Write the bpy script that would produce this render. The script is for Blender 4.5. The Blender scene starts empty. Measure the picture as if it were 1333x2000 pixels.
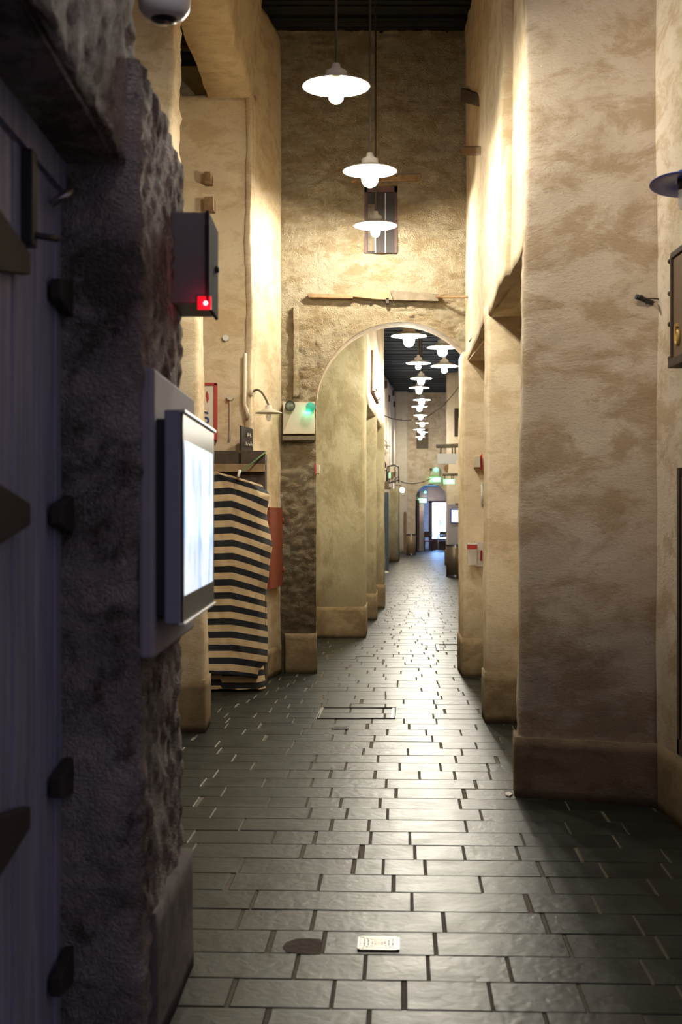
import bpy, math, random
from mathutils import Vector, noise, Matrix
random.seed(7)
PI = math.pi
sc = bpy.context.scene
COL = sc.collection
F = 2600.0                      # focal length in pixels of the 1333x2000 frame
EYE = 1.65

# ------------------------------------------------------------------ camera, world, exposure
cam = bpy.data.cameras.new('camera')
cam.sensor_fit = 'VERTICAL'
cam.sensor_height = 36.0
cam.lens = F / 2000.0 * 36.0
cam.shift_y = 7.0 / 2000.0
cam.clip_start = 0.05
cam.clip_end = 300
cam.dof.use_dof = True
cam.dof.focus_distance = 11.5
cam.dof.aperture_fstop = 4.0
camo = bpy.data.objects.new('camera', cam)
camo.location = (0, 0, EYE)
camo.rotation_euler = (PI / 2, 0, 0)
COL.objects.link(camo)
sc.camera = camo

world = bpy.data.worlds.new('dusk_sky')
sc.world = world
world.use_nodes = True
world.node_tree.nodes['Background'].inputs[0].default_value = (0.50, 0.45, 0.60, 1)
world.node_tree.nodes['Background'].inputs[1].default_value = 0.42

sc.view_settings.view_transform = 'Standard'
sc.view_settings.look = 'None'
sc.view_settings.exposure = 0.0
sc.view_settings.gamma = 1.0
sc.view_settings.use_curve_mapping = False
cy = sc.cycles
cy.use_denoising = True
cy.max_bounces = 8
cy.diffuse_bounces = 4
cy.glossy_bounces = 3
cy.transmission_bounces = 6
cy.transparent_max_bounces = 8
cy.sample_clamp_indirect = 6.0
cy.caustics_reflective = False
cy.caustics_refractive = False

BULB = 820.0                    # radiance of the lamp globes (radius 65 mm)


def lamp_light(name, kind, loc, energy, color, radius=0.05, target=None, angle=60, blend=.6):
    d = bpy.data.lights.new(name, kind)
    d.energy = energy
    d.color = color
    d.shadow_soft_size = radius
    if kind == 'SPOT':
        d.spot_size = math.radians(angle)
        d.spot_blend = blend
    o = bpy.data.objects.new(name, d)
    o.location = loc
    if target is not None:
        o.rotation_euler = (Vector(target) - Vector(loc)).to_track_quat('-Z', 'Y').to_euler()
    COL.objects.link(o)
    return o


# added spot behind the camera, without a fixture, washes the near right pier
lamp_light('added_spot', 'SPOT', (-0.35, 1.2, 5.0), 560, (1.0, .83, .63), .08, (1.60, 7.75, 3.5), 42, 1.0)

# second added spot, also unseen, brightens the wall over the near door
lamp_light('added_spot', 'SPOT', (.55, 1.2, 5.0), 95, (1.0, .90, .86), .06, (-.6, 3.7, 3.75), 34, 1.0)


def P(px, py, d):
    return Vector(((px - 666.5) / F * d, d, EYE + (1007 - py) / F * d))


def PX(px, d):
    return (px - 666.5) / F * d


def PZ(py, d):
    return EYE + (1007 - py) / F * d


# ------------------------------------------------------------------ materials
def new_mat(name):
    m = bpy.data.materials.new(name)
    m.use_nodes = True
    nt = m.node_tree
    return m, nt, nt.nodes['Principled BSDF']


def rgba(c):
    return (c[0], c[1], c[2], 1)


def flat(name, c, rough=.5, metal=0.0, emit=None, es=0.0, var=.08, bump=.0, scale=40, spec=.5, trans=0, alpha=1):
    m, nt, b = new_mat(name)
    b.inputs['Roughness'].default_value = rough
    b.inputs['Metallic'].default_value = metal
    b.inputs['Specular IOR Level'].default_value = spec
    b.inputs['Transmission Weight'].default_value = trans
    b.inputs['Alpha'].default_value = alpha
    tc = nt.nodes.new('ShaderNodeTexCoord')
    n = nt.nodes.new('ShaderNodeTexNoise')
    n.inputs['Scale'].default_value = scale
    n.inputs['Detail'].default_value = 4
    nt.links.new(tc.outputs['Object'], n.inputs['Vector'])
    mx = nt.nodes.new('ShaderNodeMix')
    mx.data_type = 'RGBA'
    mx.inputs[6].default_value = rgba([x * (1 - var) for x in c])
    mx.inputs[7].default_value = rgba([min(1, x * (1 + var)) for x in c])
    nt.links.new(n.outputs['Fac'], mx.inputs[0])
    nt.links.new(mx.outputs[2], b.inputs['Base Color'])
    if bump > 0:
        bp = nt.nodes.new('ShaderNodeBump')
        bp.inputs['Strength'].default_value = bump
        bp.inputs['Distance'].default_value = .01
        nt.links.new(n.outputs['Fac'], bp.inputs['Height'])
        nt.links.new(bp.outputs[0], b.inputs['Normal'])
    if emit:
        b.inputs['Emission Color'].default_value = rgba(emit)
        b.inputs['Emission Strength'].default_value = es
    return m


def plaster(name, c1, c2, stain, stain_amt=.6, bump=.5, rough=.9, sc1=1.0, fine=30.0, foot_tone=None, crack=.35, smear=(3.2, 3.2, 6.5), cells=0):
    """Lime plaster: two blended tones, smeared trowel stains, pits and a hand-worked surface."""
    m, nt, b = new_mat(name)
    N = nt.nodes.new
    L = nt.links.new
    b.inputs['Roughness'].default_value = rough
    b.inputs['Specular IOR Level'].default_value = .2
    tc = N('ShaderNodeTexCoord')
    n1 = N('ShaderNodeTexNoise')
    n1.inputs['Scale'].default_value = sc1
    n1.inputs['Detail'].default_value = 8
    n1.inputs['Roughness'].default_value = .65
    n1.inputs['Distortion'].default_value = .5
    L(tc.outputs['Object'], n1.inputs['Vector'])
    r1 = N('ShaderNodeValToRGB')
    r1.color_ramp.elements[0].position = .35
    r1.color_ramp.elements[1].position = .65
    r1.color_ramp.elements[0].color = rgba(c1)
    r1.color_ramp.elements[1].color = rgba(c2)
    L(n1.outputs['Fac'], r1.inputs[0])
    mp = N('ShaderNodeMapping')
    mp.inputs['Scale'].default_value = smear
    mp.inputs['Rotation'].default_value = (.2, .45, .15)
    L(tc.outputs['Object'], mp.inputs[0])
    n2 = N('ShaderNodeTexNoise')
    n2.inputs['Scale'].default_value = .75
    n2.inputs['Detail'].default_value = 9
    n2.inputs['Roughness'].default_value = .72
    n2.inputs['Distortion'].default_value = .35
    L(mp.outputs[0], n2.inputs['Vector'])
    r2 = N('ShaderNodeValToRGB')
    r2.color_ramp.elements[0].position = .47
    r2.color_ramp.elements[1].position = .58
    r2.color_ramp.elements[0].color = (0, 0, 0, 1)
    r2.color_ramp.elements[1].color = (stain_amt,) * 3 + (1,)
    L(n2.outputs['Fac'], r2.inputs[0])
    mx = N('ShaderNodeMix')
    mx.data_type = 'RGBA'
    L(r2.outputs[0], mx.inputs[0])
    L(r1.outputs[0], mx.inputs[6])
    mx.inputs[7].default_value = rgba(stain)
    # pits and cracks
    n3 = N('ShaderNodeTexNoise')
    n3.inputs['Scale'].default_value = fine * .45
    n3.inputs['Detail'].default_value = 8
    n3.inputs['Roughness'].default_value = .7
    n3.inputs['Distortion'].default_value = .8
    L(mp.outputs[0], n3.inputs['Vector'])
    r3 = N('ShaderNodeValToRGB')
    r3.color_ramp.elements[0].position = .30
    r3.color_ramp.elements[1].position = .42
    r3.color_ramp.elements[0].color = (1 - crack, 1 - crack, 1 - crack, 1)
    r3.color_ramp.elements[1].color = (1, 1, 1, 1)
    L(n3.outputs['Fac'], r3.inputs[0])
    mu = N('ShaderNodeMix')
    mu.data_type = 'RGBA'
    mu.blend_type = 'MULTIPLY'
    mu.inputs[0].default_value = 1
    L(mx.outputs[2], mu.inputs[6])
    L(r3.outputs[0], mu.inputs[7])
    out = mu.outputs[2]
    if foot_tone:   # tone gets darker towards the foot of the wall, with a ragged shape
        sp = N('ShaderNodeSeparateXYZ')
        L(tc.outputs['Object'], sp.inputs[0])
        ad = N('ShaderNodeMath')
        ad.operation = 'MULTIPLY_ADD'
        ad.inputs[1].default_value = 1.1
        L(n1.outputs['Fac'], ad.inputs[0])
        L(sp.outputs[2], ad.inputs[2])
        rg = N('ShaderNodeMapRange')
        rg.inputs['From Min'].default_value = foot_tone[1]
        rg.inputs['From Max'].default_value = foot_tone[2]
        rg.inputs['To Min'].default_value = foot_tone[3]
        rg.inputs['To Max'].default_value = 0
        L(ad.outputs[0], rg.inputs['Value'])
        mg = N('ShaderNodeMix')
        mg.data_type = 'RGBA'
        L(rg.outputs[0], mg.inputs[0])
        L(out, mg.inputs[6])
        mg.inputs[7].default_value = rgba(foot_tone[0])
        out = mg.outputs[2]
    L(out, b.inputs['Base Color'])
    hs = N('ShaderNodeMath')
    hs.operation = 'MULTIPLY_ADD'
    hs.inputs[1].default_value = .55
    L(n3.outputs['Fac'], hs.inputs[0])
    L(n2.outputs['Fac'], hs.inputs[2])
    hout = hs.outputs[0]
    if cells:       # knobs of coral stone showing through the render
        nd = N('ShaderNodeTexNoise')
        nd.inputs['Scale'].default_value = 5
        nd.inputs['Detail'].default_value = 5
        L(tc.outputs['Object'], nd.inputs['Vector'])
        vm = N('ShaderNodeVectorMath')
        vm.operation = 'MULTIPLY_ADD'
        vm.inputs[1].default_value = (.28, .28, .28)
        L(nd.outputs['Color'], vm.inputs[0])
        L(tc.outputs['Object'], vm.inputs[2])
        mv = N('ShaderNodeMapping')
        mv.inputs['Scale'].default_value = (12, 12, 18)
        L(vm.outputs[0], mv.inputs[0])
        vo = N('ShaderNodeTexVoronoi')
        vo.feature = 'F1'
        vo.inputs['Detail'].default_value = 2.0
        vo.inputs['Roughness'].default_value = .6
        L(mv.outputs[0], vo.inputs['Vector'])
        ma = N('ShaderNodeMath')
        ma.operation = 'MULTIPLY_ADD'
        ma.inputs[1].default_value = -cells
        L(vo.outputs['Distance'], ma.inputs[0])
        L(hs.outputs[0], ma.inputs[2])
        hout = ma.outputs[0]
    bp = N('ShaderNodeBump')
    bp.inputs['Strength'].default_value = bump
    bp.inputs['Distance'].default_value = .035
    L(hout, bp.inputs['Height'])
    L(bp.outputs[0], b.inputs['Normal'])
    return m


def slate(name):
    m, nt, b = new_mat(name)
    N = nt.nodes.new
    L = nt.links.new
    tc = N('ShaderNodeTexCoord')
    at = N('ShaderNodeVertexColor')
    at.layer_name = 'tint'
    n = N('ShaderNodeTexNoise')
    n.inputs['Scale'].default_value = 5
    n.inputs['Detail'].default_value = 9
    n.inputs['Roughness'].default_value = .7
    L(tc.outputs['Object'], n.inputs['Vector'])
    r = N('ShaderNodeValToRGB')
    r.color_ramp.elements[0].position = .3
    r.color_ramp.elements[1].position = .7
    r.color_ramp.elements[0].color = (.010, .0115, .0085, 1)
    r.color_ramp.elements[1].color = (.026, .029, .022, 1)
    L(n.outputs['Fac'], r.inputs[0])
    mu = N('ShaderNodeMix')
    mu.data_type = 'RGBA'
    mu.blend_type = 'MULTIPLY'
    mu.inputs[0].default_value = 1
    L(r.outputs[0], mu.inputs[6])
    L(at.outputs[0], mu.inputs[7])
    L(mu.outputs[2], b.inputs['Base Color'])
    mr = N('ShaderNodeMapRange')
    mr.inputs['From Min'].default_value = .3
    mr.inputs['From Max'].default_value = .7
    mr.inputs['To Min'].default_value = .33
    mr.inputs['To Max'].default_value = .45
    L(n.outputs['Fac'], mr.inputs['Value'])
    L(mr.outputs[0], b.inputs['Roughness'])
    b.inputs['Specular IOR Level'].default_value = .14
    n2 = N('ShaderNodeTexNoise')
    n2.inputs['Scale'].default_value = 22
    n2.inputs['Detail'].default_value = 7
    n2.inputs['Distortion'].default_value = .6
    L(tc.outputs['Object'], n2.inputs['Vector'])
    bp = N('ShaderNodeBump')
    bp.inputs['Strength'].default_value = .22
    bp.inputs['Distance'].default_value = .012
    L(n2.outputs['Fac'], bp.inputs['Height'])
    L(bp.outputs[0], b.inputs['Normal'])
    return m


def wood(name, c1, c2, rough=.75, scale=(3, 3, 3), bump=.3):
    m, nt, b = new_mat(name)
    N = nt.nodes.new
    L = nt.links.new
    tc = N('ShaderNodeTexCoord')
    mp = N('ShaderNodeMapping')
    mp.inputs['Scale'].default_value = scale
    L(tc.outputs['Object'], mp.inputs[0])
    n = N('ShaderNodeTexNoise')
    n.inputs['Scale'].default_value = 4
    n.inputs['Detail'].default_value = 8
    n.inputs['Distortion'].default_value = .8
    L(mp.outputs[0], n.inputs['Vector'])
    r = N('ShaderNodeValToRGB')
    r.color_ramp.elements[0].position = .3
    r.color_ramp.elements[1].position = .7
    r.color_ramp.elements[0].color = rgba(c1)
    r.color_ramp.elements[1].color = rgba(c2)
    L(n.outputs['Fac'], r.inputs[0])
    L(r.outputs[0], b.inputs['Base Color'])
    b.inputs['Roughness'].default_value = rough
    bp = N('ShaderNodeBump')
    bp.inputs['Strength'].default_value = bump
    bp.inputs['Distance'].default_value = .008
    L(n.outputs['Fac'], bp.inputs['Height'])
    L(bp.outputs[0], b.inputs['Normal'])
    return m


M = {}
FOOT_COL = (.10, .068, .036)
M['pier'] = plaster('pink_plaster', (.60, .495, .36), (.73, .63, .50), (.40, .27, .14), .62, .6, sc1=.9, foot_tone=(FOOT_COL, .7, 1.7, .6))
M['side'] = plaster('cream_plaster', (.70, .56, .36), (.81, .68, .47), (.50, .34, .165), .5, .45, sc1=1.2, foot_tone=(FOOT_COL, .6, 1.6, .7))
M['stone'] = plaster('stone_render', (.69, .56, .355), (.83, .71, .50), (.46, .31, .14), .6, .9, sc1=2.2, fine=40, foot_tone=(FOOT_COL, .9, 3.3, .85), crack=.45, smear=(5, 5, 9), cells=1.6)
M['rough'] = plaster('rough_stone', (.36, .30, .28), (.62, .55, .52), (.13, .10, .085), .85, .8, sc1=3.0, fine=22, crack=.75, smear=(5, 5, 5), cells=1.0)
M['passage'] = plaster('passage_plaster', (.38, .335, .20), (.50, .45, .29), (.24, .19, .09), .6, .5, sc1=1.1, foot_tone=(FOOT_COL, .6, 2.3, .8), smear=(3, 3, 1.8))
M['far'] = plaster('far_plaster', (.72, .59, .41), (.84, .72, .54), (.50, .35, .18), .5, .6, sc1=1.6)
M['white'] = plaster('white_plaster', (.68, .60, .47), (.76, .69, .56), (.55, .45, .3), .3, .3)
M['plinth'] = plaster('plinth_render', (.19, .135, .085), (.27, .20, .125), (.11, .075, .045), .6, .4, sc1=2.0)
M['plinth_light'] = plaster('plinth_light', (.30, .22, .12), (.40, .31, .18), (.15, .10, .05), .6, .4, sc1=2.0, foot_tone=(FOOT_COL, .5, 1.1, .8))
M['plinth_grey'] = plaster('grey_plinth', (.15, .125, .12), (.23, .20, .195), (.08, .065, .06), .6, .4, sc1=2.0)
M['kioskwall'] = flat('grey_panel_paint', (.36, .34, .37), .8, var=.12, bump=.15, scale=9)
M['roof'] = flat('dark_roof', (.020, .036, .050), .6, var=.3, scale=8)
M['roof_dark'] = flat('black_roof', (.010, .011, .012), .8, var=.3, scale=8, spec=.2)  # near roof's copy, darkened in colour to offset the bounce light
M['slate'] = slate('slate_paving')
M['grout'] = flat('sand_grout', (.10, .082, .055), .9, var=.4, bump=.6, scale=60)
M['dark'] = flat('dark_void', (.012, .011, .010), .8)
M['enamel'] = flat('white_enamel', (.82, .80, .76), .35, var=.03)
M['enamel_top'] = flat('enamel_top', (.50, .46, .40), .5, var=.1)
M['cable'] = flat('grey_cord', (.06, .05, .042), .9, spec=.05)
M['mattgrey'] = flat('matt_grey', (.045, .043, .045), .95, spec=.03)
M['blackcable'] = flat('black_cord', (.012, .011, .010), .95, spec=0)
M['blackmetal'] = flat('black_metal', (.02, .02, .022), .45)
M['iron'] = flat('brown_iron', (.040, .028, .022), .6, .3)
M['steel'] = flat('steel', (.55, .53, .50), .35, .9, var=.1)
M['darkwood'] = wood('dark_wood', (.035, .022, .014), (.075, .048, .030))
M['midwood'] = wood('mid_wood', (.15, .085, .035), (.27, .165, .075))
M['greywood'] = wood('grey_wood', (.11, .085, .055), (.19, .15, .095))
M['plank'] = wood('pale_plank', (.20, .13, .065), (.31, .21, .11))
M['doorpaint'] = wood('blue_grey_door', (.19, .21, .31), (.37, .37, .49), .55, (5, 5, .35))
M['brownpaint'] = wood('brown_door', (.06, .028, .022), (.10, .045, .035), .6)
M['bluepaint'] = wood('blue_shop_door', (.035, .06, .085), (.06, .10, .13), .6, (4, 4, .5))
M['greypaint'] = flat('grey_cabinet_paint', (.13, .12, .13), .5, var=.05)
M['greymetal'] = flat('grey_housing', (.30, .31, .37), .45, var=.05)
M['acrylic'] = flat('smoked_glass', (.05, .05, .05), .3, var=.02, spec=.03)
M['edge'] = flat('bright_trim', (.80, .78, .74), .3, var=.03)
M['redlens'] = flat('red_lens', (.35, .01, .02), .3, emit=(1, .01, .03), es=.55)
M['redled'] = flat('red_led', (1, .3, .3), .3, emit=(1, .25, .28), es=8)
M['greenled'] = flat('green_led', (.1, 1, .7), .3, emit=(.10, 1, .62), es=7)
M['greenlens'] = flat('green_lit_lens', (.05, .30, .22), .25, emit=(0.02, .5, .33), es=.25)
M['exit'] = flat('exit_green', (.3, .8, .5), .4, emit=(.35, 1, .50), es=1.0)
M['exitface'] = flat('exit_white', (.8, 1, .9), .4, emit=(.72, 1, .80), es=1.5)
M['red'] = flat('red_paint', (.45, .025, .02), .5)
M['redbrown'] = flat('red_brown_cabinet', (.21, .042, .016), .6, var=.15, scale=12)
M['blue'] = flat('blue_paint', (.03, .07, .35), .5)
M['signwhite'] = flat('cream_sign', (.76, .66, .50), .6, var=.05, scale=6)
M['greysign'] = flat('blank_sign', (.66, .66, .60), .5, var=.03)
M['chalk'] = flat('chalk_white', (.70, .66, .58), .9)
M['board'] = flat('black_board', (.035, .028, .024), .7, var=.15)
M['beigebox'] = flat('beige_plastic', (.60, .52, .38), .5, var=.05)
M['clear'] = flat('clear_plastic', (.85, .80, .74), .12, alpha=.42)
M['blueshade'] = flat('blue_enamel', (.06, .09, .42), .3, var=.05)
M['jar'] = flat('glass_jar', (.62, .62, .64), .08, alpha=.45)
M['lensglass'] = flat('lamp_lens', (.22, .26, .22), .12, .5)
M['gold'] = flat('gold_paint', (.70, .48, .16), .4, .4)
M['brown_sign'] = flat('brown_sign', (.14, .085, .045), .5, var=.2, scale=10)
M['binmetal'] = flat('bronze_bin', (.20, .15, .085), .4, .5, var=.12, scale=6)
M['tanbin'] = flat('tan_bin', (.42, .31, .17), .4, .3, var=.1, scale=6)
M['paper'] = flat('paper', (.80, .76, .68), .8)
M['lidmetal'] = flat('cover_metal', (.36, .35, .31), .4, .7, var=.2)
M['white_metal'] = flat('white_metal', (.74, .72, .66), .4)
M['pit'] = flat('broken_pit', (.055, .035, .022), .95, var=.5, bump=.8, scale=30)
M['pinkwall'] = plaster('mauve_plaster', (.46, .38, .36), (.56, .47, .45), (.36, .29, .27), .4, .3)
M['tealroof'] = flat('teal_ceiling', (.10, .24, .29), .6, emit=(.10, .24, .29), es=0)
M['domewhite'] = flat('white_plastic', (.78, .77, .75), .3, var=.02)
M['domedark'] = flat('smoked_dome', (.02, .02, .025), .1)
M['globe'] = flat('lit_globe', (1, .95, .85), .3, emit=(1.0, .935, .79), es=BULB)
M['bulb'] = flat('lit_bulb', (1, .95, .85), .3, emit=(1.0, .935, .79), es=BULB * 2.2)
M['farlamp'] = flat('lit_wall_lamp', (1, .9, .7), .3, emit=(1.0, .80, .50), es=110)
M['daylight'] = flat('lit_glass', (.7, .8, 1), .3, emit=(.26, .50, 1.0), es=17.0)
M['cord_green'] = flat('green_cord', (.10, .18, .07), .7)
M['chair_red'] = flat('dark_red_seat', (.16, .035, .05), .6)
M['steeltop'] = flat('pale_table_top', (.55, .62, .75), .25, .3)


def screen_mat(name, base, strength):
    m, nt, b = new_mat(name)
    N = nt.nodes.new
    L = nt.links.new
    tc = N('ShaderNodeTexCoord')
    mp = N('ShaderNodeMapping')
    mp.inputs['Scale'].default_value = (8, 4.5, 2.0)
    L(tc.outputs['Object'], mp.inputs[0])
    n = N('ShaderNodeTexNoise')
    n.inputs['Scale'].default_value = 1.6
    n.inputs['Detail'].default_value = 5
    n.inputs['Distortion'].default_value = 1.0
    L(mp.outputs[0], n.inputs['Vector'])
    r = N('ShaderNodeValToRGB')
    r.color_ramp.elements[0].position = .38
    r.color_ramp.elements[1].position = .56
    r.color_ramp.elements[0].color = rgba(base)
    r.color_ramp.elements[1].color = (.86, .93, 1, 1)
    L(n.outputs['Fac'], r.inputs[0])
    b.inputs['Base Color'].default_value = (.02, .02, .02, 1)
    b.inputs['Roughness'].default_value = .2
    L(r.outputs[0], b.inputs['Emission Color'])
    b.inputs['Emission Strength'].default_value = strength
    return m


M['screen'] = screen_mat('map_screen', (.38, .60, 1.0), .98)
M['screenfar'] = screen_mat('far_screen', (.75, .88, 1), 1.5)


def stripes(name):
    m, nt, b = new_mat(name)
    N = nt.nodes.new
    L = nt.links.new
    uv = N('ShaderNodeUVMap')
    sp = N('ShaderNodeSeparateXYZ')
    L(uv.outputs[0], sp.inputs[0])
    fr = N('ShaderNodeMath')
    fr.operation = 'FRACT'
    L(sp.outputs[1], fr.inputs[0])
    gt = N('ShaderNodeMath')
    gt.operation = 'GREATER_THAN'
    gt.inputs[1].default_value = .5
    L(fr.outputs[0], gt.inputs[0])
    mx = N('ShaderNodeMix')
    mx.data_type = 'RGBA'
    mx.inputs[6].default_value = (.60, .45, .26, 1)
    mx.inputs[7].default_value = (.010, .011, .016, 1)
    L(gt.outputs[0], mx.inputs[0])
    L(mx.outputs[2], b.inputs['Base Color'])
    b.inputs['Roughness'].default_value = .85
    n = N('ShaderNodeTexNoise')
    n.inputs['Scale'].default_value = 7
    n.inputs['Detail'].default_value = 5
    tc = N('ShaderNodeTexCoord')
    L(tc.outputs['Object'], n.inputs['Vector'])
    bp = N('ShaderNodeBump')
    bp.inputs['Strength'].default_value = .35
    bp.inputs['Distance'].default_value = .02
    L(n.outputs['Fac'], bp.inputs['Height'])
    L(bp.outputs[0], b.inputs['Normal'])
    return m


M['stripes'] = stripes('striped_canvas')


# ------------------------------------------------------------------ mesh builder
class MB:
    def __init__(s):
        s.v, s.f, s.mi, s.sm = [], [], [], []

    def add(s, vs, fs, mi=0, smooth=False):
        o = len(s.v)
        s.v += [Vector(p) for p in vs]
        for f in fs:
            s.f.append([i + o for i in f])
            s.mi.append(mi)
            s.sm.append(smooth)
        return s

    def box(s, x0, x1, y0, y1, z0, z1, mi=0, mat=None):
        vs = [(x, y, z) for z in (z0, z1) for y in (y0, y1) for x in (x0, x1)]
        if mat is not None:
            c = Vector(((x0 + x1) / 2, (y0 + y1) / 2, (z0 + z1) / 2))
            vs = [c + mat @ (Vector(p) - c) for p in vs]
        return s.add(vs, [(0, 2, 3, 1), (4, 5, 7, 6), (0, 1, 5, 4), (1, 3, 7, 5), (3, 2, 6, 7), (2, 0, 4, 6)], mi)

    def hexa(s, vs, mi=0):
        """eight corners: bottom ring of 4 then top ring of 4, counter-clockwise from above"""
        return s.add(vs, [(3, 2, 1, 0), (4, 5, 6, 7), (0, 1, 5, 4), (1, 2, 6, 5), (2, 3, 7, 6), (3, 0, 4, 7)], mi)

    def cone(s, p0, p1, r0, r1, n=16, mi=0, caps=True):
        p0, p1 = Vector(p0), Vector(p1)
        q = (p1 - p0).to_track_quat('Z', 'Y')
        vs = []
        for p, r in ((p0, r0), (p1, r1)):
            for k in range(n):
                a = 2 * PI * k / n
                vs.append(p + q @ Vector((r * math.cos(a), r * math.sin(a), 0)))
        o = len(s.v)
        s.add(vs, [(k, (k + 1) % n, n + (k + 1) % n, n + k) for k in range(n)], mi, True)
        if caps:
            s.f += [[o + k for k in range(n)][::-1], [o + n + k for k in range(n)]]
            s.mi += [mi, mi]
            s.sm += [False, False]
        return s

    def tube(s, pts, r, n=8, mi=0):
        pts = [Vector(p) for p in pts]
        vs = []
        ref = Vector((.3, .5, .8))
        for i, p in enumerate(pts):
            t = (pts[min(i + 1, len(pts) - 1)] - pts[max(i - 1, 0)]).normalized()
            a = t.cross(ref).normalized()
            b = t.cross(a)
            for k in range(n):
                w = 2 * PI * k / n
                vs.append(p + (a * math.cos(w) + b * math.sin(w)) * r)
        fs = []
        for i in range(len(pts) - 1):
            for k in range(n):
                fs.append((i * n + k, i * n + (k + 1) % n, (i + 1) * n + (k + 1) % n, (i + 1) * n + k))
        o = len(s.v)
        s.add(vs, fs, mi, True)
        s.f += [[o + k for k in range(n)][::-1], [o + (len(pts) - 1) * n + k for k in range(n)]]
        s.mi += [mi, mi]
        s.sm += [False, False]
        return s

    def lathe(s, prof, c=(0, 0, 0), n=32, mi=0, mat=None):
        c = Vector(c)
        vs = []
        for r, z in prof:
            for k in range(n):
                a = 2 * PI * k / n
                p = Vector((r * math.cos(a), r * math.sin(a), z))
                vs.append(c + (mat @ p if mat is not None else p))
        fs = []
        for i in range(len(prof) - 1):
            for k in range(n):
                fs.append((i * n + k, i * n + (k + 1) % n, (i + 1) * n + (k + 1) % n, (i + 1) * n + k))
        return s.add(vs, fs, mi, True)

    def poly(s, outline, thick, mi=0):
        """flat outline (3-D points) given thickness along the vector `thick`"""
        t = Vector(thick)
        n = len(outline)
        vs = [Vector(p) for p in outline] + [Vector(p) + t for p in outline]
        fs = [list(range(n))[::-1], list(range(n, 2 * n))] + [(k, (k + 1) % n, n + (k + 1) % n, n + k) for k in range(n)]
        return s.add(vs, fs, mi)


def obj(name, mb, mats, parent=None, base=None, bevel=0, label=None):
    if not isinstance(mats, (list, tuple)):
        mats = [mats]
    if parent is not None:
        o0 = parent['_o'] if '_o' in parent else tuple(parent.location)
        org = Vector(o0)
    elif base is not None:
        org = Vector(base)
    else:
        xs = [p.x for p in mb.v]
        ys = [p.y for p in mb.v]
        org = Vector(((min(xs) + max(xs)) / 2, (min(ys) + max(ys)) / 2, min(p.z for p in mb.v)))
    me = bpy.data.meshes.new(name)
    me.from_pydata([p - org for p in mb.v], [], mb.f)
    for m in mats:
        me.materials.append(m)
    me.polygons.foreach_set('material_index', mb.mi)
    me.polygons.foreach_set('use_smooth', mb.sm)
    me.update()
    o = bpy.data.objects.new(name, me)
    COL.objects.link(o)
    if parent is not None:
        o.parent = parent
        o['_o'] = tuple(org)
    else:
        o.location = org
        o['_o'] = tuple(org)
    if bevel:
        md = o.modifiers.new('bevel', 'BEVEL')
        md.width = bevel
        md.segments = 2
        md.limit_method = 'ANGLE'
    if label:
        o['label'] = label
    return o


def tag(o, label, cat, group=None, kind=None):
    o['label'] = label
    o['category'] = cat
    if group:
        o['group'] = group
    if kind:
        o['kind'] = kind
    return o


def thing(name, label, cat, loc, group=None):
    o = bpy.data.objects.new(name, None)
    o.empty_display_size = .1
    o.location = loc
    o['_o'] = tuple(loc)
    COL.objects.link(o)
    return tag(o, label, cat, group)


def struct(o, label=None, cat=None):
    o['kind'] = 'structure'
    if label:
        o['label'] = label
    if cat:
        o['category'] = cat
    return o


# ------------------------------------------------------------------ masonry
def worked(p, n, amp, stone):
    v = noise.noise_vector(p * 1.1) * amp + noise.noise_vector(p * 3.7 + Vector((9, 3, 1))) * (amp * .45)
    if stone:
        w = p + noise.noise_vector(p * 4.0) * .10
        d = noise.voronoi(Vector((w.x * 9, w.y * 9, w.z * 13)))[0]
        h = min(d[1] - d[0], .45) / .45
        h += .7 * noise.fractal(p * 9.0, .9, 2.2, 4)
        v = v + n * (stone * (h - .6))
    return v


def round_poly(poly, r):
    out = []
    n = len(poly)
    for i in range(n):
        a, b, c = Vector(poly[i - 1]), Vector(poly[i]), Vector(poly[(i + 1) % n])
        d1, d2 = (a - b), (c - b)
        q = min(r, d1.length * .4, d2.length * .4)
        p1, p2 = b + d1.normalized() * q, b + d2.normalized() * q
        for t in (0, .33, .67, 1):
            out.append(p1 * (1 - t) ** 2 + b * 2 * t * (1 - t) + p2 * t * t)
    return out


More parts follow.
